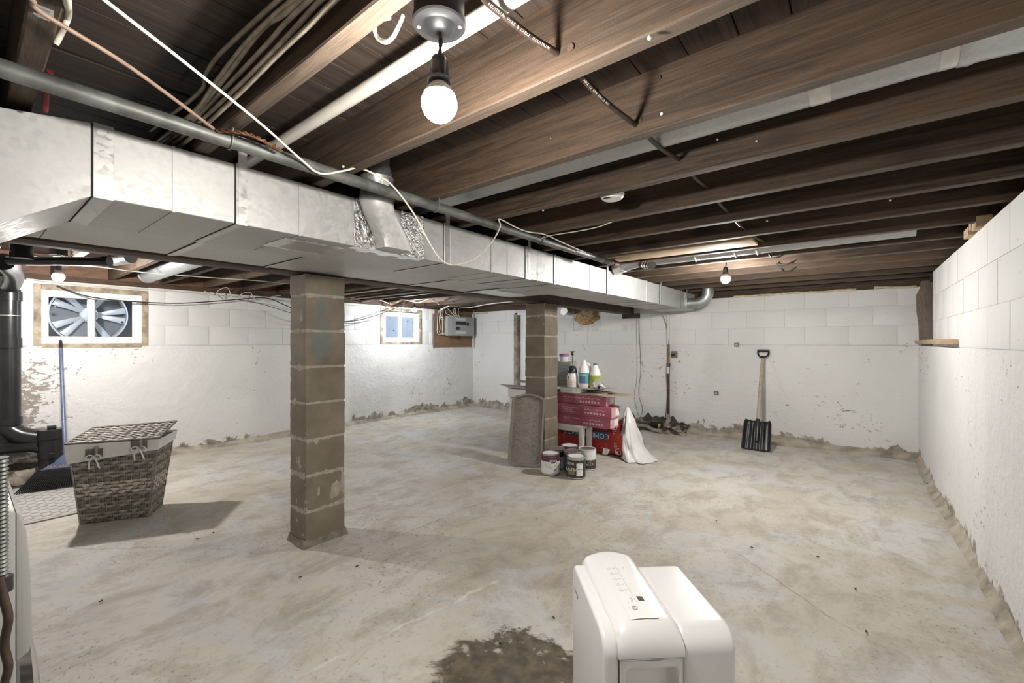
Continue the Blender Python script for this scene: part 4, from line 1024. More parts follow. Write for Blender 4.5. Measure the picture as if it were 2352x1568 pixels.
# ---- wicker hamper
hp = thing('wicker_hamper', 'grey-brown woven wicker laundry hamper with white liner bows', 'hamper', (-4.05, .72, 0))
e1 = Vector((.50, .866, 0)); e2 = Vector((-.866, .50, 0)); c0 = Vector((-3.95, .655, 0)); HH = .53
bF = [c0 - e1 * .185, c0 + e1 * .185]; bB = [p + e2 * .24 for p in bF]
tc = Vector((-3.875, .635, HH)); tF = [tc - e1 * .235, tc + e1 * .235]; tB = [p + e2 * .335 for p in tF]
def weave(a, b, c, d, rows, cols, tones, amp=.007):   # a,b bottom edge; c,d top edge
    m = MB(); nrm = (b - a).cross(c - a).normalized()
    for i in range(rows):
        t0, t1 = (i + .02) / rows, (i + .97) / rows
        segs = cols * 5; mi = tones(i)
        ring = []
        for j in range(segs + 1):
            s = j / segs; o_ = amp * math.sin(pi * (s * cols + i))
            lo, hi = a.lerp(c, t0).lerp(b.lerp(d, t0), s), a.lerp(c, t1).lerp(b.lerp(d, t1), s)
            sq = .18 * (1 - abs(math.sin(pi * (s * cols + i))))
            lo2, hi2 = lo.lerp(hi, sq), hi.lerp(lo, sq); mid = lo.lerp(hi, .5)
            ring.append((lo2 + nrm * (o_), mid + nrm * (o_ + .003), hi2 + nrm * (o_)))
        vs = [p for r in ring for p in r]
        m.add(vs, [(3 * j + k, 3 * j + 3 + k, 3 * j + 4 + k, 3 * j + 1 + k) for j in range(segs) for k in range(2)], mi)
    for j in range(cols + 1):
        s = min(max(j / cols, .012), .988)
        for dx in (-.006, .006):
            w = (b - a).normalized() * dx
            m.tube([a.lerp(b, s) + w - nrm * .0045, c.lerp(d, s) + w - nrm * .0045], .0042, 6, 1)
    return m
tone = lambda i: 2 if 8 <= i <= 11 else (1 if (i * 7) % 3 else 0)
for (q, nm, cl_) in (((bF[0], bF[1], tF[0], tF[1]), 'woven_side', 11), ((bF[1], bB[1], tF[1], tB[1]), 'woven_side', 7), ((bB[0], bF[0], tB[0], tF[0]), 'woven_side', 7), ((bB[1], bB[0], tB[1], tB[0]), 'woven_side', 11)):
    o_ = weave(*q, 23, cl_, tone, .0075).build(nm, ['wick_d', 'wick_m', 'wick_l'], hp, 60); o_['kind'] = 'stuff'
inner = [p + Vector((0, 0, 0)) for p in bF + [bB[1], bB[0]]]; innt = tF + [tB[1], tB[0]]
cen0 = sum(inner, Vector()) / 4; cen1 = sum(innt, Vector()) / 4
MB().hexa([p.lerp(cen0, .05) + Vector((0, 0, .004)) for p in inner] + [p.lerp(cen1, .05) for p in innt]).build('inner_shell', 'wick_d', hp)
# liner folded over the rim
ln = MB(); R4 = tF + [tB[1], tB[0]]; drop = [.115, .060, .055, .08]
def lin(k, s, lower):
    p = R4[k].lerp(R4[(k + 1) % 4], s); q = (inner[k].lerp(inner[(k + 1) % 4], s))
    dz = drop[k] + (drop[(k + 1) % 4] - drop[k]) * s
    out = (p - Vector((cen1.x, cen1.y, p.z))).normalized()
    w = .003 * math.sin(s * 21 + k)
    if lower: return p.lerp(q, dz / HH) + out * (.016 + w)
    return p + out * (.016 + w) + Vector((0, 0, .012))
for k in range(4):
    ln.grid(lambda a, b, k=k: lin(k, a, False).lerp(lin(k, a, True), b), 14, 3)
liner = ln.build('cloth_liner', 'cloth', hp, 60, recalc=True)
lid_t = [p + Vector((0, 0, z)) + (p - cen1).normalized() * .012 for p, z in zip(R4, (.018, .018, .075, .060))]
o_ = weave(lid_t[0], lid_t[1], lid_t[3], lid_t[2], 16, 12, lambda i: (i * 5) % 3, .004).build('woven_lid', ['wick_d', 'wick_m', 'wick_l'], hp, 60); o_['kind'] = 'stuff'
MB().hexa([p.lerp(cen1 + Vector((0, 0, .03)), .02) - Vector((0, 0, .012)) for p in lid_t] + [p.lerp(cen1 + Vector((0, 0, .03)), .02) - Vector((0, 0, .004)) for p in lid_t]).build('lid_board', 'wick_d', hp)
rimp = lid_t + [lid_t[0]]
MB().tube([p for a, b in zip(rimp[:-1], rimp[1:]) for p in (a, a.lerp(b, .5), b)], .007, 8).build('lid_rim', 'wick_d', hp, 60)
fn_ = (bF[1] - bF[0]).cross(tF[0] - bF[0]).normalized()
for s, dz in ((.30, .075), (.80, .04)):
    p = tF[0].lerp(tF[1], s) - Vector((0, 0, dz - .01)) + fn_ * .022
    ex = e1
    MB().grid(lambda a, b: p + ex * (-.045 + .09 * a) + Vector((0, 0, .045 - .055 * b)) - fn_ * .003, 3, 2).build('handle_gap', 'wick_d', hp)
    MB().tube([p + ex * .012 + Vector((0, 0, .06)), p + ex * .012 + Vector((0, 0, -.01))], .010, 8).build('lid_loop', 'wick_m', hp, 60)
    bow = MB()
    for sg in (-1, 1):
        bow.tube(smoothpath([p, p + ex * .022 * sg + Vector((0, 0, .010)) + fn_ * .008, p + ex * .040 * sg + Vector((0, 0, -.006)) + fn_ * .01, p + ex * .026 * sg + Vector((0, 0, -.022)) + fn_ * .008, p], 5), .0045, 6)
        bow.tube(smoothpath([p, p + ex * .018 * sg + Vector((0, 0, -.03)) + fn_ * .012, p + ex * (.026 + .008 * sg) * sg + Vector((0, 0, -.078)) + fn_ * .012], 5), [.0045] * 6 + [.005] * 5, 6)
    bow.build('ribbon_bow', 'cloth', hp, 60)

# ---- front-loading appliance at the left edge
t = thing('washing_machine', 'pale grey washing machine cut off by the left edge of frame', 'appliance', (-1.5, -.25, 0))
MB().box((-1.86, -.58, .02), (-1.165, .062, .905)).build('cabinet', 'grey', t, None, .008)
MB().box((-1.87, -.59, .905), (-1.160, .055, .92)).build('top_panel', 'white2', t, None, .004)
fp = MB()
fp.prism([(0, .635), (.016, .645), (.020, .67), (.018, .78), (.013, .86), (.006, .895), (0, .90)], frame((-1.86, .062, 0), (0, 1, 0), (0, 0, 1)), 0.0, .69)
fp.build('front_panel', 'grey', t, None, .006)
MB().lathe([(.22, 0), (.235, .012), (.225, .03), (.15, .045), (0, .05)], 36, Matrix.Translation((-1.45, .062, .36)) @ Matrix.Rotation(-pi / 2, 4, 'X')).build('door_ring', 'chrome', t, 40)
for (x, y) in ((-1.80, -.52), (-1.22, -.52), (-1.80, .0), (-1.22, .0)):
    MB().lathe([(.022, 0), (.022, .02), (0, .02)], 12, Matrix.Translation((x, y, 0))).build('foot', 'black', t)
bx_ = onx(3, 1050, -1.12); b2 = onx(3, 1325, -1.14)
pts = [bx_.lerp(b2, k / 60.0) for k in range(61)]
tg = thing('flexible_conduit', 'ribbed metal flexible hose beside the washing machine', 'hose', pts[-1])
MB().tube(pts, [.0078 + .0012 * math.cos(k * pi) for k in range(61)], 12).build('ribbed_hose', 'steel', tg, 60)
MB().tube([pts[-1], pts[-1] + Vector((0, 0, -.025))], .014, 10).build('end_nut', 'black', tg, 40)
cable('hanging_cable', 'brown cable hanging down the washing machine side', [onx(0, 1325, -1.13), onx(8, 1370, -1.125), onx(19, 1420, -1.12), onx(10, 1480, -1.13), onx(19, 1530, -1.125), onx(9, 1580, -1.13), onx(6, 1640, -1.13)], .006, 'cablebr')
# white ribbed hose drooping from above
hs = smoothpath([(-1.60, -.24, 1.56), (-1.54, -.105, 1.48), (-1.495, -.03, 1.39), (-1.485, -.012, 1.335), (-1.52, -.07, 1.275), (-1.58, -.19, 1.25)], 14)
tag(MB().tube(hs, [.058 + .0022 * math.cos(k * pi * .9) for k in range(len(hs))], 20).build('vent_hose', 'white2', None, 80), 'white ribbed vent hose drooping at the far left edge', 'hose')

# wires slung along the left wall
cable('black_wire', 'black wire sagging across the left wall from the wide window', [onx(130, 655, -5.70), onx(200, 680, -5.70), onx(300, 692, -5.72), onx(420, 696, -5.74), onx(540, 688, -5.76), onx(610, 684, -5.76), onx(660, 703, -5.74), onx(720, 728, -5.72), onx(800, 738, -5.7), onx(870, 722, -5.7), onx(935, 697, -5.70)], .0055, 'cablebk')
cable('grey_wire', 'thin grey wire sagging below the black one on the left wall', [onx(540, 687, -5.74), onx(600, 698, -5.74), onx(660, 716, -5.72), onx(730, 738, -5.72), onx(820, 741, -5.70), onx(890, 722, -5.70), onx(950, 688, -5.70)], .004, 'steel')
cable('white_cable', 'white conduit cable clipped along the top of the left wall', [onx(60, 640, -5.78), onx(200, 655, -5.80), onx(335, 664, -5.82), onx(480, 676, -5.82), onx(640, 690, -5.82), onx(800, 701, -5.82), onx(900, 707, -5.82)], .006, 'cablew')
cable('white_cable', 'white wire strung under the left joists to the near pillar', [onz(60, 608, 1.80), onz(200, 610, 1.805), onz(330, 625, 1.80), onz(480, 637, 1.80), onz(600, 645, 1.80), onz(700, 655, 1.80)], .0045, 'cablew')
cable('white_cable', 'thick white cable leaving the ribbed hose at upper left', [onz(18, 574, 1.79), onz(50, 583, 1.79), onz(100, 588, 1.80), onz(140, 586, 1.82)], .006, 'cablew')
tg = [onx(470, 668, -5.76), onx(495, 684, -5.75), onx(500, 668, -5.75), onx(522, 660, -5.76), onx(532, 680, -5.76), onx(545, 688, -5.76), onx(556, 674, -5.76), onx(575, 672, -5.76), onx(590, 690, -5.76), onx(620, 682, -5.76), onx(645, 678, -5.76)]
cable('tangled_wire', 'tangle of pale wires above the left wall near the pillar', tg, .004, 'cablew')
cable('white_cable', 'white cable tangle on the joists above the small window', [onz(830, 694, 1.80), onz(872, 690, 1.80), onz(900, 698, 1.80), onz(925, 688, 1.80), onz(960, 694, 1.80), onz(990, 686, 1.80), onz(1010, 700, 1.79)], .006, 'cablew')
cable('white_cable', 'white cable running from breaker panel toward the far pillar', [onx(1016, 730, -5.72), onx(1010, 716, -5.68), onz(1022, 706, 1.76), onz(1040, 702, 1.79), onz(1075, 706, 1.80), onz(1130, 697, 1.81), onz(1205, 690, 1.81)], .008, 'cablew')
for k, y in enumerate((4.30, 4.42)):   # pale conduits crossing left joists near the middle bulb
    cable('joist_cable', ['grey conduit under the left joists right of the near pillar', 'second grey conduit under the left joists right of the near pillar'][k],
          [(-5.7, 3.05 + k * .42, 1.813), (-4.4, 3.06 + k * .42, 1.811), (-3.2, 3.05 + k * .42, 1.812)], .009, 'cabled', 3)
tag(MB().tube([onx(893, 693, -5.70), onx(897, 703, -5.70), onx(905, 707, -5.70)], .007, 6).build('red_wire', 'redwire', None, 60), 'short red wire scrap above the small window', 'wire')

# ---- breaker panel on its plywood board
t = thing('breaker_board', 'brown plywood backing board behind the breaker panel', 'board', (WL, 5.6, 1.1))
MB().box((WL + .012, 5.155, 1.115), (WL + .030, 6.09, 1.765)).build('plywood_sheet', 'ply', t, None, .002, 1)
MB().box((WL + .005, 5.120, 1.10), (WL + .034, 5.155, 1.70)).build('edge_batten', 'greywood', t, None, .004)
MB().box((WL + .005, 6.09, 1.10), (WL + .05, 6.13, 1.74)).build('edge_batten', 'white2', t, None, .004)
t = thing('breaker_box', 'grey electrical breaker box with two label strips', 'breaker panel', (WL + .03, 5.72, 1.32))
MB().box((WL + .031, 5.38, 1.318), (WL + .11, 6.055, 1.672)).build('case', 'panelgrey', t, None, .006)
MB().box((WL + .11, 5.46, 1.322), (WL + .116, 6.05, 1.668)).build('cover', 'panelgrey', t, None, .003)
for (z0, z1) in ((1.595, 1.640), (1.355, 1.40)): 
    s_ = MB().box((WL + .116, 5.57, z0), (WL + .1172, 5.84, z1)).build('label_strip', 'label', t)
    tk = MB()
    for i in range(11): tk.box((WL + .1172, 5.585 + i * .023, z0 + .006), (WL + .1178, 5.597 + i * .023, z0 + .022))
    tk.build('label_print', 'inkl', s_)
for i in range(12): MB().box((WL + .114, 5.575 + i * .0222, 1.52), (WL + .124, 5.595 + i * .0222, 1.577)).build('breaker', 'black', t, None, .002, 1)
for i in range(4): MB().box((WL + .114, 5.575 + i * .0222, 1.425), (WL + .124, 5.595 + i * .0222, 1.482)).build('breaker', 'black', t, None, .002, 1)
MB().box((WL + .114, 5.86, 1.505), (WL + .128, 5.905, 1.565)).build('main_breaker', 'black', t, None, .003, 1)
for (y, z) in ((5.50, 1.65), (6.01, 1.65), (5.50, 1.335), (6.01, 1.335), (5.76, 1.655), (5.8, 1.335)):
    MB().lathe([(0, .003), (.005, .002), (.006, 0)], 8, Matrix.Translation((WL + .116, y, z)) @ Matrix.Rotation(pi / 2, 4, 'Y')).build('cover_screw', 'ink', t)
pc = [[(5.30, 1.80, .05), (5.22, 1.72, .045), (5.20, 1.5, .045), (5.205, 1.36, .045), (5.27, 1.335, .05), (5.385, 1.335, .07)],
      [(5.34, 1.80, .05), (5.245, 1.66, .05), (5.26, 1.45, .05), (5.245, 1.38, .05), (5.30, 1.35, .06), (5.385, 1.36, .07)],
      [(5.26, 1.80, .06), (5.275, 1.70, .06), (5.265, 1.62, .06), (5.31, 1.60, .07), (5.385, 1.598, .08)],
      [(5.33, 1.78, .05), (5.325, 1.6, .04), (5.325, 1.4, .04), (5.33, 1.34, .04)],
      [(5.36, 1.82, .06), (5.38, 1.72, .07), (5.46, 1.69, .07), (5.55, 1.672, .08)],
      [(5.42, 1.82, .05), (5.50, 1.75, .06), (5.56, 1.70, .07), (5.60, 1.672, .075)],
      [(5.60, 1.82, .05), (5.585, 1.75, .05), (5.62, 1.70, .06), (5.655, 1.672, .07)],
      [(5.64, 1.82, .05), (5.63, 1.74, .05), (5.655, 1.70, .06), (5.69, 1.672, .07)],
      [(5.70, 1.82, .06), (5.69, 1.74, .06), (5.70, 1.70, .06), (5.72, 1.672, .07)]]
for k, p in enumerate(pc):
    cable('panel_cable', ['leftmost white cable looping under to the breaker box side', 'second white cable looping low into the breaker box side', 'white cable bending into the upper side of the breaker box', 'straight white cable running down the plywood beside the breaker box', 'first white cable into the breaker box top from the left', 'second white cable into the breaker box top from the left', 'third white cable into the breaker box top from the left', 'fourth white cable into the breaker box top from the left', 'rightmost white cable into the breaker box top'][k], [(WL + x, y, z) for (y, z, x) in p], .0065, 'cablew', 6, group='white cables entering the breaker panel')

# ================================================================ BACK WALL DETAILS
t = thing('wall_pipe', 'rusty copper riser pipe clamped on the back wall', 'pipe', (-2.094, WB - .03, 0))
px, py = -2.094, WB - .045
MB().tube([(px, py, 1.17), (px, py, 1.76)], .019, 12).build('upper_pipe', 'pvc', t, 40)
MB().tube([(px, py, .90), (px, py, 1.18)], .017, 12).build('copper_length', 'copper', t, 40)
MB().tube([(px, py, .86), (px, py, .91)], .026, 12).build('union', 'steel', t, 40)
MB().tube([(px, py, -.01), (px, py, .87)], .017, 12).build('lower_pipe', 'rust', t, 40)
MB().box((px - .018, py - .022, .77), (px + .014, py - .016, .86)).build('paper_tag', 'label', t)
t2 = thing('junction_box', 'small rusty wall box beside the copper riser pipe', 'box', (-2.0, WB - .03, 1.04))
MB().box((-2.06, WB - .04, .99), (-1.985, WB - .005, 1.08)).build('case', 'greywood', t2, None, .006)
MB().box((-2.055, WB - .044, 1.015), (-2.01, WB - .038, 1.045)).build('opening', 'dark', t2)
cable('wall_wire', 'thin dark wire hanging loosely down the back wall', [ony(1467, 722, WB - .02), ony(1470, 800, WB - .02), ony(1472, 853, WB - .025), ony(1467, 890, WB - .02), ony(1470, 918, WB - .025), ony(1476, 940, WB - .02), ony(1468, 965, WB - .02)], .0032, 'steel')
cable('wall_wire', 'pale painted wire beside the loose dark one on the back wall', [ony(1462, 730, WB - .018), ony(1463, 860, WB - .018), ony(1457, 905, WB - .018), ony(1466, 955, WB - .018)], .003, 'grey')
cable('wall_wire', 'thin wire following the rusty riser pipe on the back wall', [ony(1520, 722, WB - .05), ony(1530, 745, WB - .05), ony(1536, 790, WB - .06), ony(1531, 855, WB - .06), ony(1533, 900, WB - .05), ony(1529, 960, WB - .05)], .004, 'steel')
for (nm, u, v, lb) in (('wall_box', 1645, 903, 'broken grey outlet remnant low on the back wall'), ('wall_stub', 1692, 792, 'small capped stub on the back wall above the shovel')):
    p = ony(u, v, WB - .02); t = thing(nm, lb, 'wall fitting', p)
    MB().box((p.x - .028, WB - .028, p.z - .024), (p.x + .028, WB - .004, p.z + .026)).build('bracket', 'greywood', t, None, .008)
    MB().lathe([(0, .022), (.014, .02), (.018, 0)], 12, Matrix.Translation((p.x, WB - .026, p.z)) @ Matrix.Rotation(pi / 2, 4, 'X')).build('cap', 'panelgrey', t, 40)
t = thing('wall_insulation', 'tan insulation bulging from a hole high on the back wall', 'insulation', (-3.38, WB, 1.5))
bm = bmesh.new(); bmesh.ops.create_icosphere(bm, subdivisions=4, radius=1)
for v in bm.verts:
    k = 1 + .22 * noise.noise(v.co * 2.2) + .10 * noise.noise(v.co * 6)
    v.co = Vector((-3.39 + v.co.x * .215 * k, WB + .02 + v.co.y * .10 * k, 1.60 + v.co.z * .125 * k))
me = bpy.data.meshes.new('batt'); bm.to_mesh(me); bm.free(); me.materials.append(M['insul']); link('batt', me, t)
MB().box((-3.60, WB - .03, 1.655), (-3.19, WB + .02, 1.76)).build('backing_board', 'rim', t)
t = thing('vent_pipe', 'short ribbed metal vent pipe high on the back wall', 'pipe', (-3.70, WB, 1.68))
MB().tube([(-3.70, WB - .17, 1.695), (-3.70, WB - .01, 1.695)], .058, 20).build('pipe', 'galv2', t, 40)
for y in (.04, .09, .14): MB().tube([(-3.70, WB - y, 1.695), (-3.70, WB - y - .012, 1.695)], .0615, 20).build('ring', 'galv_d', t, 40)
MB().tube([(-3.70, WB - .17, 1.695), (-3.70, WB - .178, 1.695)], .063, 20).build('end_ring', 'galv_d', t, 40)
MB().box((-2.80, WB - .001, 1.55), (-2.52, WB + .02, 1.62)).build('hole_lining', 'dirt', wall_back)

# rubble heap with pipe scraps at the foot of the riser
rh = tag(MB().grid(lambda a, b: Vector((-2.62 + a * .80 + .02 * noise.noise(Vector((a * 5, b * 9, 1))), WB - .015 - b * (.30 + .10 * noise.noise(Vector((a * 6, 3, 3)))), (.17 * (1 - b) ** 1.6 * (.55 + .45 * math.sin(a * pi))) * (1 + .7 * noise.noise(Vector((a * 9, b * 6, 7)))) - .006)), 34, 12).build('rubble_heap', 'dirt', None, 60, recalc=True), 'dark broken rubble heap at the foot of the riser pipe', 'rubble')
for k in range(30):
    s_ = RND.uniform(.012, .040); x, y = -2.58 + RND.random() * .82, WB - .05 - RND.random() * .32
    link('stone', rock((s_ * 1.3, s_, s_ * .8), k * 1.7), rh, (x, y, .10 * max(0, 1 - (WB - y) / .3) + s_ * .35), (0, 0, k))
cable('buried_pipe', 'crooked grey pipe scrap lying along the rubble heap', [(-2.56, WB - .36, .03), (-2.42, WB - .30, .05), (-2.30, WB - .31, .055), (-2.20, WB - .37, .035), (-2.06, WB - .40, .03)], .024, 'stone', 5, 'pipe')
t = thing('battery_box', 'small black box with yellow label on the rubble', 'box', (-2.20, WB - .22, .06))
MB().box((-2.27, WB - .25, .05), (-2.13, WB - .17, .12)).build('case', 'black', t, None, .006)
MB().box((-2.165, WB - .2515, .06), (-2.132, WB - .2495, .10)).build('yellow_label', 'yellow', t)
tag(MB().tube([(-2.10, WB - .16, .05), (-2.06, WB - .13, .15), (-2.075, WB - .10, .21)], [.03, .032, .022], 10).build('mortar_lump', 'stone', None, 60), 'pale upright mortar lump beside the riser pipe foot', 'rubble')

# ---- snow shovel
t = thing('snow_shovel', 'black plastic snow shovel with wooden shaft leaning on back wall', 'shovel', (-.92, 5.5, 0))
b0, hT = Vector((-.918, 5.50, 0)), Vector((-.940, 6.10, 1.10))
ax = (hT - b0).normalized(); sx = Vector((1, .02, 0)).normalized(); nx = sx.cross(ax).normalized()
def sp_(u, v, w=0.0): return b0 + sx * u + ax * v - nx * w * -1
bl = MB()
def blade(a, b):
    u = (a - .5) * (.285 - .02 * b); v = b * .345
    r = .006 * math.cos(a * 2 * pi * 5) * (1 if b < .9 else .3); cv = .05 * (abs(a - .5) * 2) ** 4 + .03 * math.sin(b * pi / 2) ** 3 * 0
    if b > .9: u *= 1 - (b - .9) * 1.2
    return b0 + sx * u + ax * v + nx * (r + cv)
bl.grid(blade, 50, 16); bl_o = bl.build('blade', 'black', t, 70)
sm = bl_o.modifiers.new('thickness', 'SOLIDIFY'); sm.thickness = .006
MB().tube([b0 + ax * .10 + nx * .02, b0 + ax * .26 + nx * .024, b0 + ax * .36 + nx * .02], [.012, .024, .022], 12).build('blade_socket', 'black', t, 40)
MB().tube([b0 + ax * .30 + nx * .02, b0 + ax * 1.14 + nx * .006], .021, 12).build('shaft', 'shaft', t, 40)
g0 = b0 + ax * 1.14
grip = MB().tube([g0 - ax * .04, g0 + ax * .03], .021, 12)
grip.tube(smoothpath([g0 + ax * .02, g0 + ax * .035 + sx * .035, g0 + ax * .065 + sx * .055, g0 + ax * .105 + sx * .058], 4), .010, 8)
grip.tube(smoothpath([g0 + ax * .02, g0 + ax * .035 - sx * .035, g0 + ax * .065 - sx * .055, g0 + ax * .105 - sx * .058], 4), .010, 8)
grip.tube([g0 + ax * .112 - sx * .064, g0 + ax * .112 + sx * .064], .015, 10)
grip.build('d_handle', 'black', t, 50)

# ================================================================ THE PILE BY THE FAR PILLAR
ZS = .335
t = thing('side_table', 'small cream side table under the stacked pink cartons', 'table', (-2.5, 4.12, 0))
MB().box((-2.75, 4.02, .30), (-2.262, 4.235, ZS - .002)).build('table_top', 'cream', t, None, .004)
for (x, y) in ((-2.29, 4.045), (-2.29, 4.208), (-2.72, 4.045), (-2.72, 4.208)):
    MB().hexa([(x - .022, y - .022, 0), (x + .022, y - .022, 0), (x + .022, y + .022, 0), (x - .022, y + .022, 0), (x - .027, y - .024, .30), (x + .027, y - .024, .30), (x + .027, y + .024, .30), (x - .027, y + .024, .30)]).build('leg', 'cream', t, None, .004)
MB().box((-2.70, 4.025, .262), (-2.31, 4.04, .30)).build('apron', 'cream', t, None, .002, 1)
def carton(label, x0, x1, y0, y1, z0, z1, mats, words=True, rz=0):
    t = thing('pink_carton', label, 'carton', ((x0 + x1) / 2, (y0 + y1) / 2, z0), 0, 'pink flooring cartons')
    MB().box((x0, y0, z0), (x1, y1, z1)).build('box', mats[0], t, None, .003)
    MB().box((x1 - .0005, y0 + .004, z0 + .004), (x1 + .001, y1 - .004, z1 - .004)).build('end_panel', 'pinkl', t)
    MB().box((x1 + .001, y0 + .09, z0 + .02), (x1 + .0016, y1 - .02, z1 - .02)).build('end_label', 'label', t)
    MB().box((x0 - .001, y0 + .004, z0 + .004), (x0 + .0005, y1 - .004, z1 - .004)).build('end_panel', 'white2', t)
    MB().box((x0, y0 - .001, z0 + .003), (x0 + .30, y0 + .001, z1 - .003)).build('white_wrap', 'white2', t)
    put_text('planchers lamines', .028, 'pinkprint', (-2.40, y0 - .0006, z1 - .035), (1, 0, 0), (0, 0, 1), t)
    put_text('colle HDF a clipser', .015, 'pinkprint', (-2.43, y0 - .0006, z1 - .058), (1, 0, 0), (0, 0, 1), t)
    put_text('pour une demontage interieur', .013, 'pinkprint', (-2.42, y0 - .0006, z1 - .076), (1, 0, 0), (0, 0, 1), t)
    ic = MB()
    for k in range(7):
        xx = x1 - .30 + k * .034; ic.box((xx, y0 - .0012, z0 + .022), (xx + .022, y0 - .0004, z0 + .042)); ic.box((xx - .004, y0 - .0012, z0 + .062 + .006 * (k % 2)), (xx + .022, y0 - .0004, z0 + .068 + .006 * (k % 2)))
    ic.build('icon_print', 'pinkprint', t)['kind'] = 'stuff'
    return t
carton('bottom pink carton of the stack on the cream table', -3.24, -1.955, 4.02, 4.215, ZS, ZS + .108, ['pink'])
carton('middle pink carton of the stack, jutting out farthest', -3.22, -1.935, 4.005, 4.20, ZS + .110, ZS + .218, ['pink'])
carton('top pink carton of the stack, under the loose boards', -3.26, -2.0, 4.02, 4.215, ZS + .220, ZS + .325, ['pink'])
zt = ZS + .327
def sheet(name, label, pts, z, th, mat):
    m = MB(); m.prism(pts, Matrix.Translation((0, 0, z)), 0, th); return tag(m.build(name, mat, None, None, .0012, 1), label, 'board')
sheet('loose_board', 'wide grey-brown board sticking out right over the pink cartons', [(-2.72, 4.03), (-2.0, 3.96), (-1.69, 4.20), (-2.15, 4.36), (-2.72, 4.33)], zt, .008, 'carton')
sheet('loose_board', 'grey board sticking out left of the far pillar, lower one', [(-3.62, 4.30), (-3.30, 4.06), (-2.84, 4.02), (-2.84, 4.33)], zt, .008, 'cartong')
sheet('loose_board', 'narrow tan board lying on the wide board above the cartons', [(-2.262, 4.00), (-2.06, 3.955), (-2.02, 4.10), (-2.262, 4.13)], zt + .009, .009, 'carton')
t = thing('white_carton', 'flat white carton with faint print wedged right of the pillar', 'carton', (-2.42, 3.99, zt))
MB().box((-2.52, 3.995, zt + .0095), (-2.275, 4.13, zt + .057)).build('box', 'white2', t, None, .003)
put_text('HANDOUG', .03, 'inkl', (-2.385, 3.9944, zt + .033), (1, 0, 0), (0, 0, 1), t)
sheet('loose_board', 'tan strip board just below the top board of the pile', [(-2.55, 4.16), (-2.262, 4.135), (-2.06, 4.08), (-1.99, 4.14), (-2.4, 4.30)], zt + .022, .010, 'carton')
zb = zt + .0585
sheet('loose_board', 'dark top board carrying the sprayer and bottles', [(-2.75, 4.00), (-2.10, 3.985), (-1.90, 4.16), (-2.25, 4.33), (-2.75, 4.30)], zb, .008, 'cartong')
sheet('loose_board', 'thin board edge sticking out left of the far pillar, upper one', [(-3.38, 4.35), (-3.25, 4.19), (-2.80, 4.10), (-2.78, 4.33)], zb, .008, 'carton')
zi = zb + .0085
# pump sprayer
p = Vector((-2.405, 4.05, zi)); T = Matrix.Translation(p)
t = thing('pump_sprayer', 'white pump sprayer with black head and raised plunger', 'sprayer', p)
MB().lathe([(.054, 0), (.058, .006), (.058, .105), (.054, .120), (.046, .138), (.046, .152), (0, .152)], 28, T).build('tank', 'hdpe', t, 40)
MB().lathe([(.050, .148), (.050, .178), (.046, .186), (.034, .215), (.028, .222), (0, .222)], 24, T).build('head', 'black', t, 40)
MB().tube([p + Vector((0, 0, .222)), p + Vector((0, 0, .345))], .004, 8).build('plunger_rod', 'steel', t, 40)
MB().lathe([(.0, .335), (.020, .336), (.012, .345), (.010, .360), (.024, .372), (.024, .377), (0, .378)], 20, T).build('plunger_knob', 'black', t, 40)
av = math.atan2(-p.y, -p.x)
MB().lathe([(.012, 0), (.016, .01), (.010, .02), (0, .022)], 14, Matrix.Translation(p + Vector((math.cos(av) * .036, math.sin(av) * .036, .196))) @ Matrix.Rotation(av, 4, 'Z') @ Matrix.Rotation(pi / 2, 4, 'Y')).build('nozzle', 'black', t, 40)
MB().arc_band(.058, .088, .112, av - .95, av - .60, 4, 0, T).build('gauge_mark', 'ink', t)
fr_ = MB()
for (a0, a1) in ((-.62, -.05), (.05, .55)):
    for (b0_, b1, z0, z1) in ((a0, a1, .028, .030), (a0, a1, .066, .068), (a0, a0 + .03, .028, .068), (a1 - .03, a1, .028, .068), (a0 + .1, a1 - .1, .045, .050)): fr_.arc_band(.058, z0, z1, av + b0_, av + b1, 5, 0, T)
fr_.build('red_print', 'redink', t)
# jug with handle
p = Vector((-2.285, 4.085, zi)); T = Matrix.Translation(p)
t = thing('bleach_jug', 'white plastic jug with handle and teal label', 'jug', p)
MB().lathe([(.052, 0), (.058, .008), (.060, .15), (.058, .165), (.048, .205), (.030, .245), (.021, .258), (.021, .285), (0, .285)], 28, T).build('jug_body', 'hdpe', t, 40)
sv = Vector((_c, _s, 0))
MB().tube(smoothpath([p + sv * .028 + Vector((0, 0, .252)), p + sv * .055 + Vector((0, 0, .235)), p + sv * .066 + Vector((0, 0, .20)), p + sv * .062 + Vector((0, 0, .165)), p + sv * .052 + Vector((0, 0, .150))], 5), .011, 10).build('handle', 'hdpe', t, 60)
MB().arc_band(.0602, .045, .155, av - 1.15, av + 1.0, 14, 0, T).build('label', 'teal', t)
MB().arc_band(.0616, .048, .130, av - 1.05, av + .20, 8, 0, T).build('label_panel', 'bluelab', t)
wv = MB().arc_band(.0620, .128, .136, av - 1.15, av + .25, 8, 0, T); wv.build('label_swoosh', 'white', t)
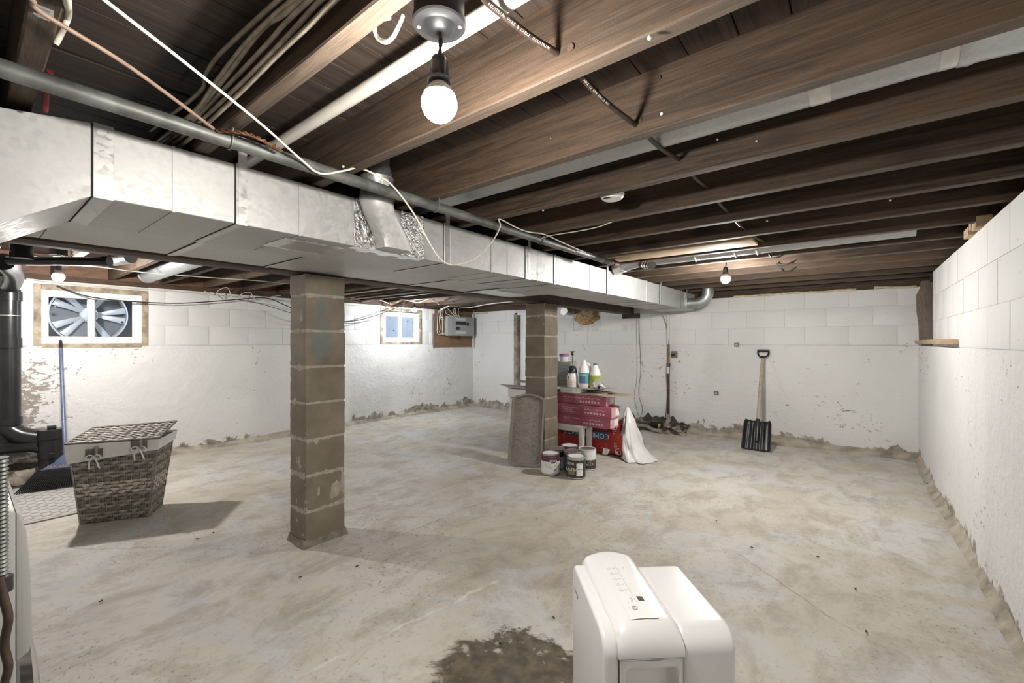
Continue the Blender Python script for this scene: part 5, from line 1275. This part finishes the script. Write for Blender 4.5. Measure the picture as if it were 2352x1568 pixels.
# bottle
p = Vector((-2.172, 4.12, zi)); T = Matrix.Translation(p)
t = thing('cleaner_bottle', 'white tapered bottle with lime label and dark cap', 'bottle', p)
MB().lathe([(.050, 0), (.055, .008), (.057, .13), (.052, .155), (.030, .215), (.019, .235), (.018, .242), (0, .242)], 28, T).build('bottle_body', 'hdpe', t, 40)
MB().lathe([(.021, .236), (.021, .250), (.019, .252), (0, .252)], 20, T).build('cap', 'bluelab', t, 40)
MB().arc_band(.0575, .020, .130, av - 1.2, av + 1.2, 14, 0, T).build('label', 'lime', t)
MB().arc_band(.0587, .100, .118, av - .3, av + .8, 8, 0, T).build('label_band', 'greenlab', t)
MB().arc_band(.0587, .035, .060, av - .5, av - .1, 4, 0, T).build('barcode_patch', 'label', t)
# crumpled packet
p = Vector((-2.075, 4.06, zi))
t = thing('crumpled_packet', 'crumpled white plastic packet with dark stripe beside the bottle', 'packet', p)
bm = bmesh.new(); bmesh.ops.create_icosphere(bm, subdivisions=3, radius=1)
for v in bm.verts:
    k = 1 + .45 * noise.cell(v.co * 2.1) - .2
    v.co = Vector((p.x + v.co.x * .06 * k, p.y - .02 + v.co.y * .05 * k, p.z + .001 + max(v.co.z * .022 * k + .022, 0)))
me = bpy.data.meshes.new('film'); bm.to_mesh(me); bm.free(); me.materials.append(M['bagw']); link('film', me, t)
MB().add([p + Vector((-.06, -.03, .03)), p + Vector((-.045, -.05, .005)), p + Vector((.0, -.04, .04)), p + Vector((-.01, -.01, .105)), p + Vector((-.07, .0, .085))], [(0, 1, 2), (0, 2, 3), (0, 3, 4)]).build('torn_flap', 'bagw', t)
MB().hexa([p + Vector(q) for q in ((.005, -.075, .004), (.022, -.072, .004), (.022, -.06, .004), (.005, -.063, .004), (-.005, -.055, .045), (.010, -.052, .045), (.010, -.045, .045), (-.005, -.048, .045))]).build('dark_stripe', 'black', t)
MB().box(p + Vector((.005, .0, .045)), p + Vector((.06, .02, .053))).build('pink_strip', 'pinkl', t)
# grey box behind and small tub on it
t = thing('grey_box', 'grey printed box standing behind the pump sprayer', 'box', (-2.55, 4.2, zi))
MB().box((-2.69, 4.15, zi), (-2.485, 4.28, zi + .255)).build('box', 'cartong', t, None, .003)
MB().box((-2.68, 4.1485, zi + .06), (-2.495, 4.15, zi + .245)).build('printed_panel', 'panelgrey', t)
tx = MB()
for k in range(10): tx.box((-2.62, 4.1475, zi + .07 + k * .016), (-2.51 - .02 * (k % 3), 4.1487, zi + .076 + k * .016))
tx.build('print_lines', 'ink', t)
MB().box((-2.69, 4.147, zi + .045), (-2.485, 4.15, zi + .052)).build('dark_line', 'ink', t)
t = thing('small_tub', 'small white tub with lilac lid band on the grey box', 'tub', (-2.60, 4.21, zi + .256))
T = Matrix.Translation((-2.605, 4.21, zi + .2555))
MB().lathe([(.045, 0), (.052, .06), (0, .06)], 24, T).build('cup', 'white2', t, 40)
MB().lathe([(.055, .058), (.056, .085), (.05, .09), (0, .09)], 24, T).build('lid', 'lilac', t, 40)

# red insulation bag on the floor
t = thing('insulation_bag', 'torn red plastic insulation bag with blue band behind the table', 'bag', (-2.3, 4.4, 0))
X0, X1, Y0, Y1, HB = -3.05, -1.955, 4.27, 4.66, .325
def bagp(a, b):
    x = X0 + (X1 - X0) * a; th = b * 2 * pi
    sq = lambda c: math.copysign(abs(c) ** .45, c)
    e = max(0, (a - .86) / .14); H = HB + .13 * e ** 1.6
    dep = (Y1 - Y0) / 2 * (1 - .45 * e * max(0, -math.sin(th)))
    y = (Y0 + Y1) / 2 - .03 * e + dep * sq(-math.cos(th))
    z = H / 2 + H / 2 * sq(-math.sin(th))
    w = .010 * noise.noise(Vector((x * 9, y * 9, z * 9)))
    x += (.02 * math.sin(z * 17) + .05 * (1 - z / .5)) * max(0, (a - .9) / .1)
    return Vector((x, y + w, max(z, .003) + (w if z > .02 else 0)))
MB().grid(bagp, 70, 48).build('red_wrap', 'red', t, 60, recalc=True)
MB().box((X0 - .0, Y0 + .02, .02), (X0 + .01, Y1 - .02, HB - .02)).build('end_batt', 'insul', t)
def film(a, b):   # torn white inner film standing up and slumping onto the floor
    z = .515 * b; th = a * 2 * pi
    lv = [(0, -1.80, .175, .20), (.08, -1.835, .13, .17), (.2, -1.875, .095, .15), (.45, -1.90, .085, .14), (.7, -1.915, .06, .10), (.9, -1.935, .03, .05), (1, -1.94, .006, .01)]
    for q0, q1 in zip(lv[:-1], lv[1:]):
        if b <= q1[0] + 1e-6:
            k = (b - q0[0]) / (q1[0] - q0[0]); cx_, hx, hy = (q0[i] + (q1[i] - q0[i]) * k for i in (1, 2, 3)); break
    f = 1 + .20 * noise.noise(Vector((math.cos(th) * 2.2, math.sin(th) * 2.2, b * 2.5))) + .09 * noise.noise(Vector((math.cos(th) * 6, math.sin(th) * 6, b * 5)))
    return Vector((cx_ + hx * f * math.cos(th), 4.40 - .03 * (1 - b) + hy * f * math.sin(th), max(.003, z + (.012 * noise.noise(Vector((a * 9, b * 6, 2))) if b > .05 else 0))))
MB().grid(film, 60, 26).build('white_film', 'bagw', t, 50, recalc=True)
yq = Y0 - .012
MB().box((-2.62, yq - .0006, .165), (-2.10, yq + .010, .245)).build('blue_band', 'bluep', t)
put_text('COMFORTBATT', .077, 'print', (-2.36, yq - .0012, .205), (-1, 0, 0), (0, 0, -1), t)
put_text('Thermal insulation', .026, 'print', (-2.20, yq - .0004, .285), (-1, 0, 0), (0, 0, -1), t)
put_text('For exterior', .014, 'print', (-2.16, yq - .0004, .312), (-1, 0, 0), (0, 0, -1), t)
ic = MB()
for k in range(5):
    x0, z0 = -2.055 + k * .012, .285 - k * .062
    for (a, b, c, d_) in ((0, .055, 0, .003), (0, .055, .047, .05), (0, .003, 0, .05), (.052, .055, 0, .05), (.014, .026, .012, .030)): ic.box((x0 + a, yq - .0006 - .008 * (k > 2), z0 + c), (x0 + b, yq + .012, z0 + d_))
ic.build('pictograms', 'print', t)
MB().prism([(0, 0), (.025, 0), (.028, .06), (.012, .062)], frame((-2.16, yq + .004, .012), (1, 0, 0), (0, 0, 1)), 0, .006).prism([(.034, 0), (.048, .0), (.05, .06), (.036, .06)], frame((-2.16, yq + .004, .012), (1, 0, 0), (0, 0, 1)), 0, .006).prism([(.055, .0), (.085, .055), (.085, .062), (-.01, .068), (-.01, .064), (.058, .06)], frame((-2.16, yq + .004, .012), (1, 0, 0), (0, 0, 1)), 0, .006).build('maker_logo', 'print', t)

# boot tray leaning on the pillar
t = thing('boot_tray', 'taupe plastic boot tray with scroll relief leaning on the far pillar', 'tray', (-2.55, 3.42, 0))
wx = Vector((.90, .436, 0)).normalized(); lean = Vector((-.436, .90, 0)).normalized()
o0 = Vector((-2.55, 3.40, .004)); LT, WT_ = .715, .335
up = (Vector((0, 0, .672)) + lean * .235).normalized(); tn = wx.cross(up).normalized()   # normal towards the room
def tp(u, v, w): return o0 + wx * u + up * v + tn * w
def outline(ins):
    pts = []; hw, r = WT_ / 2 - ins, .055 - ins * .4
    cs = [(hw - r, ins + r, -pi / 2), (hw - r, LT - ins - r - .03, 0), (-hw + r, LT - ins - r - .03, pi / 2), (-hw + r, ins + r, pi)]
    for (cx, cy, a0) in cs:
        for k in range(6):
            a = a0 + pi / 2 * k / 5; pts.append((cx + r * math.cos(a), cy + r * math.sin(a)))
        if a0 == 0:
            for k in range(1, 8):
                s = k / 8; pts.append((hw - r - (2 * (hw - r)) * s, LT - ins - .03 + .022 * math.sin(s * pi)))
    return pts
rim_ = MB(); O1, O2, O3 = outline(0), outline(.016), outline(.026); n = len(O1)
vs = [tp(x, y, 0) for x, y in O1] + [tp(x, y, .028) for x, y in O1] + [tp(x, y, .028) for x, y in O2] + [tp(x, y, .004) for x, y in O3]
rim_.add(vs, [(r * n + k, r * n + (k + 1) % n, (r + 1) * n + (k + 1) % n, (r + 1) * n + k) for r in range(3) for k in range(n)])
rim_.build('raised_rim', 'tray', t, 40, recalc=True)
MB().prism(O3, frame(o0, wx, up), 0.0, .0045).build('tray_base', 'tray', t)
scb = MB()
for r in range(9):
    for c in range(3):
        if (r + c) % 2 and c == 1: continue
        cx, cy = -.085 + c * .085, .09 + r * .066 + (.03 if c == 1 else 0)
        if cy > LT - .09: continue
        sgn = 1 if (r + c) % 2 else -1
        sp = [(cx + (.006 + .0042 * k * .55) * math.cos(sgn * k * .55 + r), cy + (.006 + .0042 * k * .55) * math.sin(sgn * k * .55 + r)) for k in range(16)]
        scb.tube([tp(x, y, .005) for x, y in sp], .004, 5)
scb.build('scroll_relief', 'tray', t, 60)

# paint cans
def can(label, x, y, band, lid, open_=False, extra=None, rz=0.0):
    p = Vector((x, y, 0)); T = Matrix.Translation(p); t = thing('paint_can', label, 'paint can', p, 0, 'paint cans by the far pillar')
    r = .083; av = math.atan2(-y, -x) + rz
    MB().lathe([(r - .002, 0), (r + .001, .003), (r + .001, .008), (r, .010), (r, .182), (r + .001, .184), (r + .001, .189), (r - .003, .191), (r - .010, .189), (r - .011, .184)], 36, T).build('can_body', band['body'], t, 40)
    MB().lathe([(r - .010, .183), (r - .012, .187), (r - .018, .1845), (0, .1845)], 36, T).build('lid', lid, t, 40)
    for (mat, z0, z1, a0, a1) in band.get('bands', ()):
        MB().arc_band(r + .0004, z0, z1, av + a0, av + a1, 20, 0, T).build('label', mat, t)
    for (mat, z0, z1, a0, a1) in band.get('marks', ()):
        MB().arc_band(r + .0017, z0, z1, av + a0, av + a1, 6, 0, T, .0006).build('label_patch', mat, t)
    for (body, size, z, a, mat) in band.get('words', ()):
        q = p + Vector((math.cos(av + a) * (r + .0030), math.sin(av + a) * (r + .0030), z)); tx_ = Vector((-math.sin(av + a), math.cos(av + a), 0))
        put_text(body, size, mat, q, tx_, (0, 0, 1), t)
    s0, s1 = p + Vector((math.cos(av + 1.45) * (r + .003), math.sin(av + 1.45) * (r + .003), .15)), p + Vector((math.cos(av - 1.45) * (r + .003), math.sin(av - 1.45) * (r + .003), .15))
    front = Vector((math.cos(av), math.sin(av), 0))
    hz = band.get('bail', -.075)
    MB().tube(smoothpath([s1, p + front * (r + .012) * .75 + (s1 - p) * .55 + Vector((0, 0, .15 + hz * .7 - .15 * .55)), p + front * (r + .012) + Vector((0, 0, .15 + hz)), p + front * (r + .012) * .75 + (s0 - p) * .55 + Vector((0, 0, .15 + hz * .7 - .15 * .55)), s0], 6), .0018, 6).build('bail_handle', 'chrome', t, 60)
    return t
full = (-pi, pi)
can('white and plum paint can at the front left of the cluster', -2.235, 3.375, {'body': 'tin', 'bands': (('label', .012, .125, *full), ('purple', .125, .178, *full), ('purple', .010, .016, *full)),
    'marks': (('black', .112, .146, .05, .55), ('greenlab', .045, .060, .42, .62), ('inkl', .02, .11, -.95, -.93), ('ink', .022, .028, .3, .8)), 'words': (('BEHR', .030, .133, .30, 'print'), ('PREMIUM PLUS', .010, .166, .2, 'pinkprint'))}, 'label', rz=0.0)
can('dark charcoal paint can with white instruction label, foremost', -2.0, 3.43, {'body': 'tin', 'bands': (('charcoal', .012, .165, *full),),
    'marks': (('label', .088, .140, .05, .75), ('label', .030, .084, .05, .75), ('greywood', .04, .09, -.9, -.1)), 'words': (('BEHR', .030, .135, -.55, 'print'), ('ULTRA', .036, .085, -.42, 'print')), 'bail': -.02}, 'label')
can('dark teal paint can with bare metal lid in the middle of the cluster', -2.115, 3.565, {'body': 'tin', 'bands': (('tealdark', .012, .165, *full),), 'marks': (('label', .03, .13, .4, 1.0),)}, 'tin')
can('half white paint can with black base on the right of the cluster', -2.055, 3.735, {'body': 'white', 'bands': (('charcoal', .010, .095, *full), ('label', .095, .175, *full)), 'words': (('GLO', .04, .06, .2, 'print'),)}, 'tin')
can('plum paint can with white lid at the back of the cluster', -2.255, 3.745, {'body': 'tin', 'bands': (('purple', .012, .178, *full),)}, 'label')
can('grey paint can with black band, closest to the pillar', -2.295, 3.565, {'body': 'tin', 'bands': (('panelgrey', .012, .12, *full), ('black', .12, .165, *full))}, 'tin')

# ================================================================ DEHUMIDIFIER IN FRONT
OW, OU = Vector((.74, .673, 0)).normalized(), Vector((-.673, .74, 0)).normalized()
O0 = Vector((-.389, .806, 0))
dh = thing('dehumidifier', 'white portable dehumidifier with control strip in the foreground', 'dehumidifier', O0 + OW * .13 + OU * .16)
def dp(w, u, z): return O0 + OW * w + OU * u + Vector((0, 0, z))
FR = frame(O0, OU, (0, 0, 1))    # local x = u, y = z, z = OU x Z = ... 
sgn = 1.0 if (FR @ Vector((0, 0, 1)) - O0).dot(OW) > 0 else -1.0
def side(poly, w0, w1, name, mat, bev, par=dh):
    a, b = sorted((w0 * sgn, w1 * sgn))
    return MB().prism(poly, FR, a, b).build(name, mat, par, None, bev, 4)
def rprof(u0, u1, z1, r0, r1, z0=.02, low=None):
    P = []
    P += [(u1, z0)] + [(u1 - r1 + r1 * math.cos(a), z1 - r1 + r1 * math.sin(a)) for a in [pi / 2 * k / 8 for k in range(9)]]
    P += [(u0 + r0 - r0 * math.sin(a), z1 - r0 + r0 * math.cos(a)) for a in [pi / 2 * k / 8 for k in range(9)]] + [(u0, z0)]
    return P
side(rprof(.036, .350, .592, .05, .03), -.006, .0275, 'front_shell', 'white', .010)
crown = MB()
prof = rprof(.028, .372, .600, .050, .03, .548)
n = len(prof); vs = []
NWc = 12
for j in range(NWc + 1):
    s = j / NWc; w = .024 + .140 * s; dz = .008 * math.sin(s * pi) - (.010 if j in (0, NWc) else 0); du = .018 * math.sin(s * pi) if True else 0
    for (u, z) in prof:
        uu = u + (du if u > .2 else 0); vs.append(dp(w, uu, z + dz * min(1, max(0, (z - .552) / .045))))
crown.add(vs, [(j * n + k, j * n + (k + 1) % n, (j + 1) * n + (k + 1) % n, (j + 1) * n + k) for j in range(NWc) for k in range(n)] + [tuple(range(n - 1, -1, -1)), tuple(range(NWc * n, (NWc + 1) * n))])
bm_o = crown.build('control_housing', 'white', dh, 50, recalc=True)
side(rprof(.066, .345, .545, .01, .03, .02), .024, .164, 'core_body', 'white', .004)
side(rprof(.036, .334, .590, .045, .03), .164, .280, 'rear_shell', 'white', .012)
# water bucket face with a scooped grip
def scoop(a, b):
    w = .030 + .128 * a; z = .06 + .485 * b
    m_ = max(0, min(1, (min(a, 1 - a) - .05) / .10)) * max(0, min(1, (.965 - b) / .03)) * max(0, min(1, (b - .66) / .16))
    m_ = m_ * m_ * (3 - 2 * m_)
    return dp(w, .032 + .032 * m_ - .006 * math.sin(a * pi), z)
MB().grid(scoop, 40, 50).build('bucket_front', 'white', dh, 60)
MB().hexa([dp(.0285, .032, .06), dp(.0300, .032, .06), dp(.0300, .068, .06), dp(.0285, .068, .06), dp(.0285, .032, .545), dp(.0300, .032, .545), dp(.0300, .068, .545), dp(.0285, .068, .545)]).build('bucket_edge', 'white', dh)
MB().hexa([dp(.158, .032, .06), dp(.1605, .032, .06), dp(.1605, .068, .06), dp(.158, .068, .06), dp(.158, .032, .545), dp(.1605, .032, .545), dp(.1605, .068, .545), dp(.158, .068, .545)]).build('bucket_edge', 'white', dh)
MB().hexa([dp(.026, .0265, .5455), dp(.162, .0265, .5455), dp(.162, .066, .5455), dp(.026, .066, .5455), dp(.026, .0265, .547), dp(.162, .0265, .547), dp(.162, .066, .547), dp(.026, .066, .547)]).build('seam_line', 'ink', dh)
# control strip
def cz(w): return .600 + .008 * math.sin((w - .024) / .14 * pi)
def flat(w0, w1, u0, u1, lift, name, mat, par, nn=4):
    m = MB()
    m.grid(lambda a, b: dp(w0 + (w1 - w0) * a, u0 + (u1 - u0) * b, cz(w0 + (w1 - w0) * a) + lift), nn, 2)
    return m.build(name, mat, par, 60)
cs_ = flat(.062, .122, .065, .315, .0006, 'control_strip', 'strip', dh)
flat(.101, .115, .128, .145, .0012, 'display_window', 'displ', cs_)
flat(.094, .0946, .120, .285, .0012, 'divider_line', 'ink', cs_)
ic = MB()
def tick(w0, w1, u0, u1): ic.add([dp(w0, u0, cz(w0) + .0013), dp(w1, u0, cz(w1) + .0013), dp(w1, u1, cz(w1) + .0013), dp(w0, u1, cz(w0) + .0013)], [(0, 1, 2, 3)])
for k in range(5):
    u = .272 - k * .025
    for (a, b) in ((.070, .0715), (.0735, .0755), (.0775, .079)): tick(a, b, u - .004, u + .006)
    tick(.083, .089, u, u + .003); tick(.099, .101, u, u + .002)
tick(.112, .114, .27, .278); tick(.108, .110, .172, .174)
tick(.075, .0765, .122, .130); tick(.084, .089, .128, .143); tick(.070, .071, .095, .112)
ic.build('icon_print', 'inkl', cs_)['kind'] = 'stuff'
ringp = [dp(.083 + .006 * math.cos(a), .102 + .006 * math.sin(a), cz(.083) + .0013) for a in [2 * pi * k / 16 for k in range(17)]]
MB().tube(ringp, .0006, 5).tube([dp(.083, .102, cz(.083) + .0013), dp(.083, .109, cz(.083) + .0013)], .0006, 5).build('power_symbol', 'ink', cs_)
MB().lathe([(.0045, 0), (.005, .001), (.0035, .001)], 14, Matrix.Translation(dp(.215, .12, .578))).build('screw_cap', 'strip', dh, 40)
put_text('Danby', .016, 'ink', dp(-.0066, .30, .535), -OU, (0, 0, 1), dh)
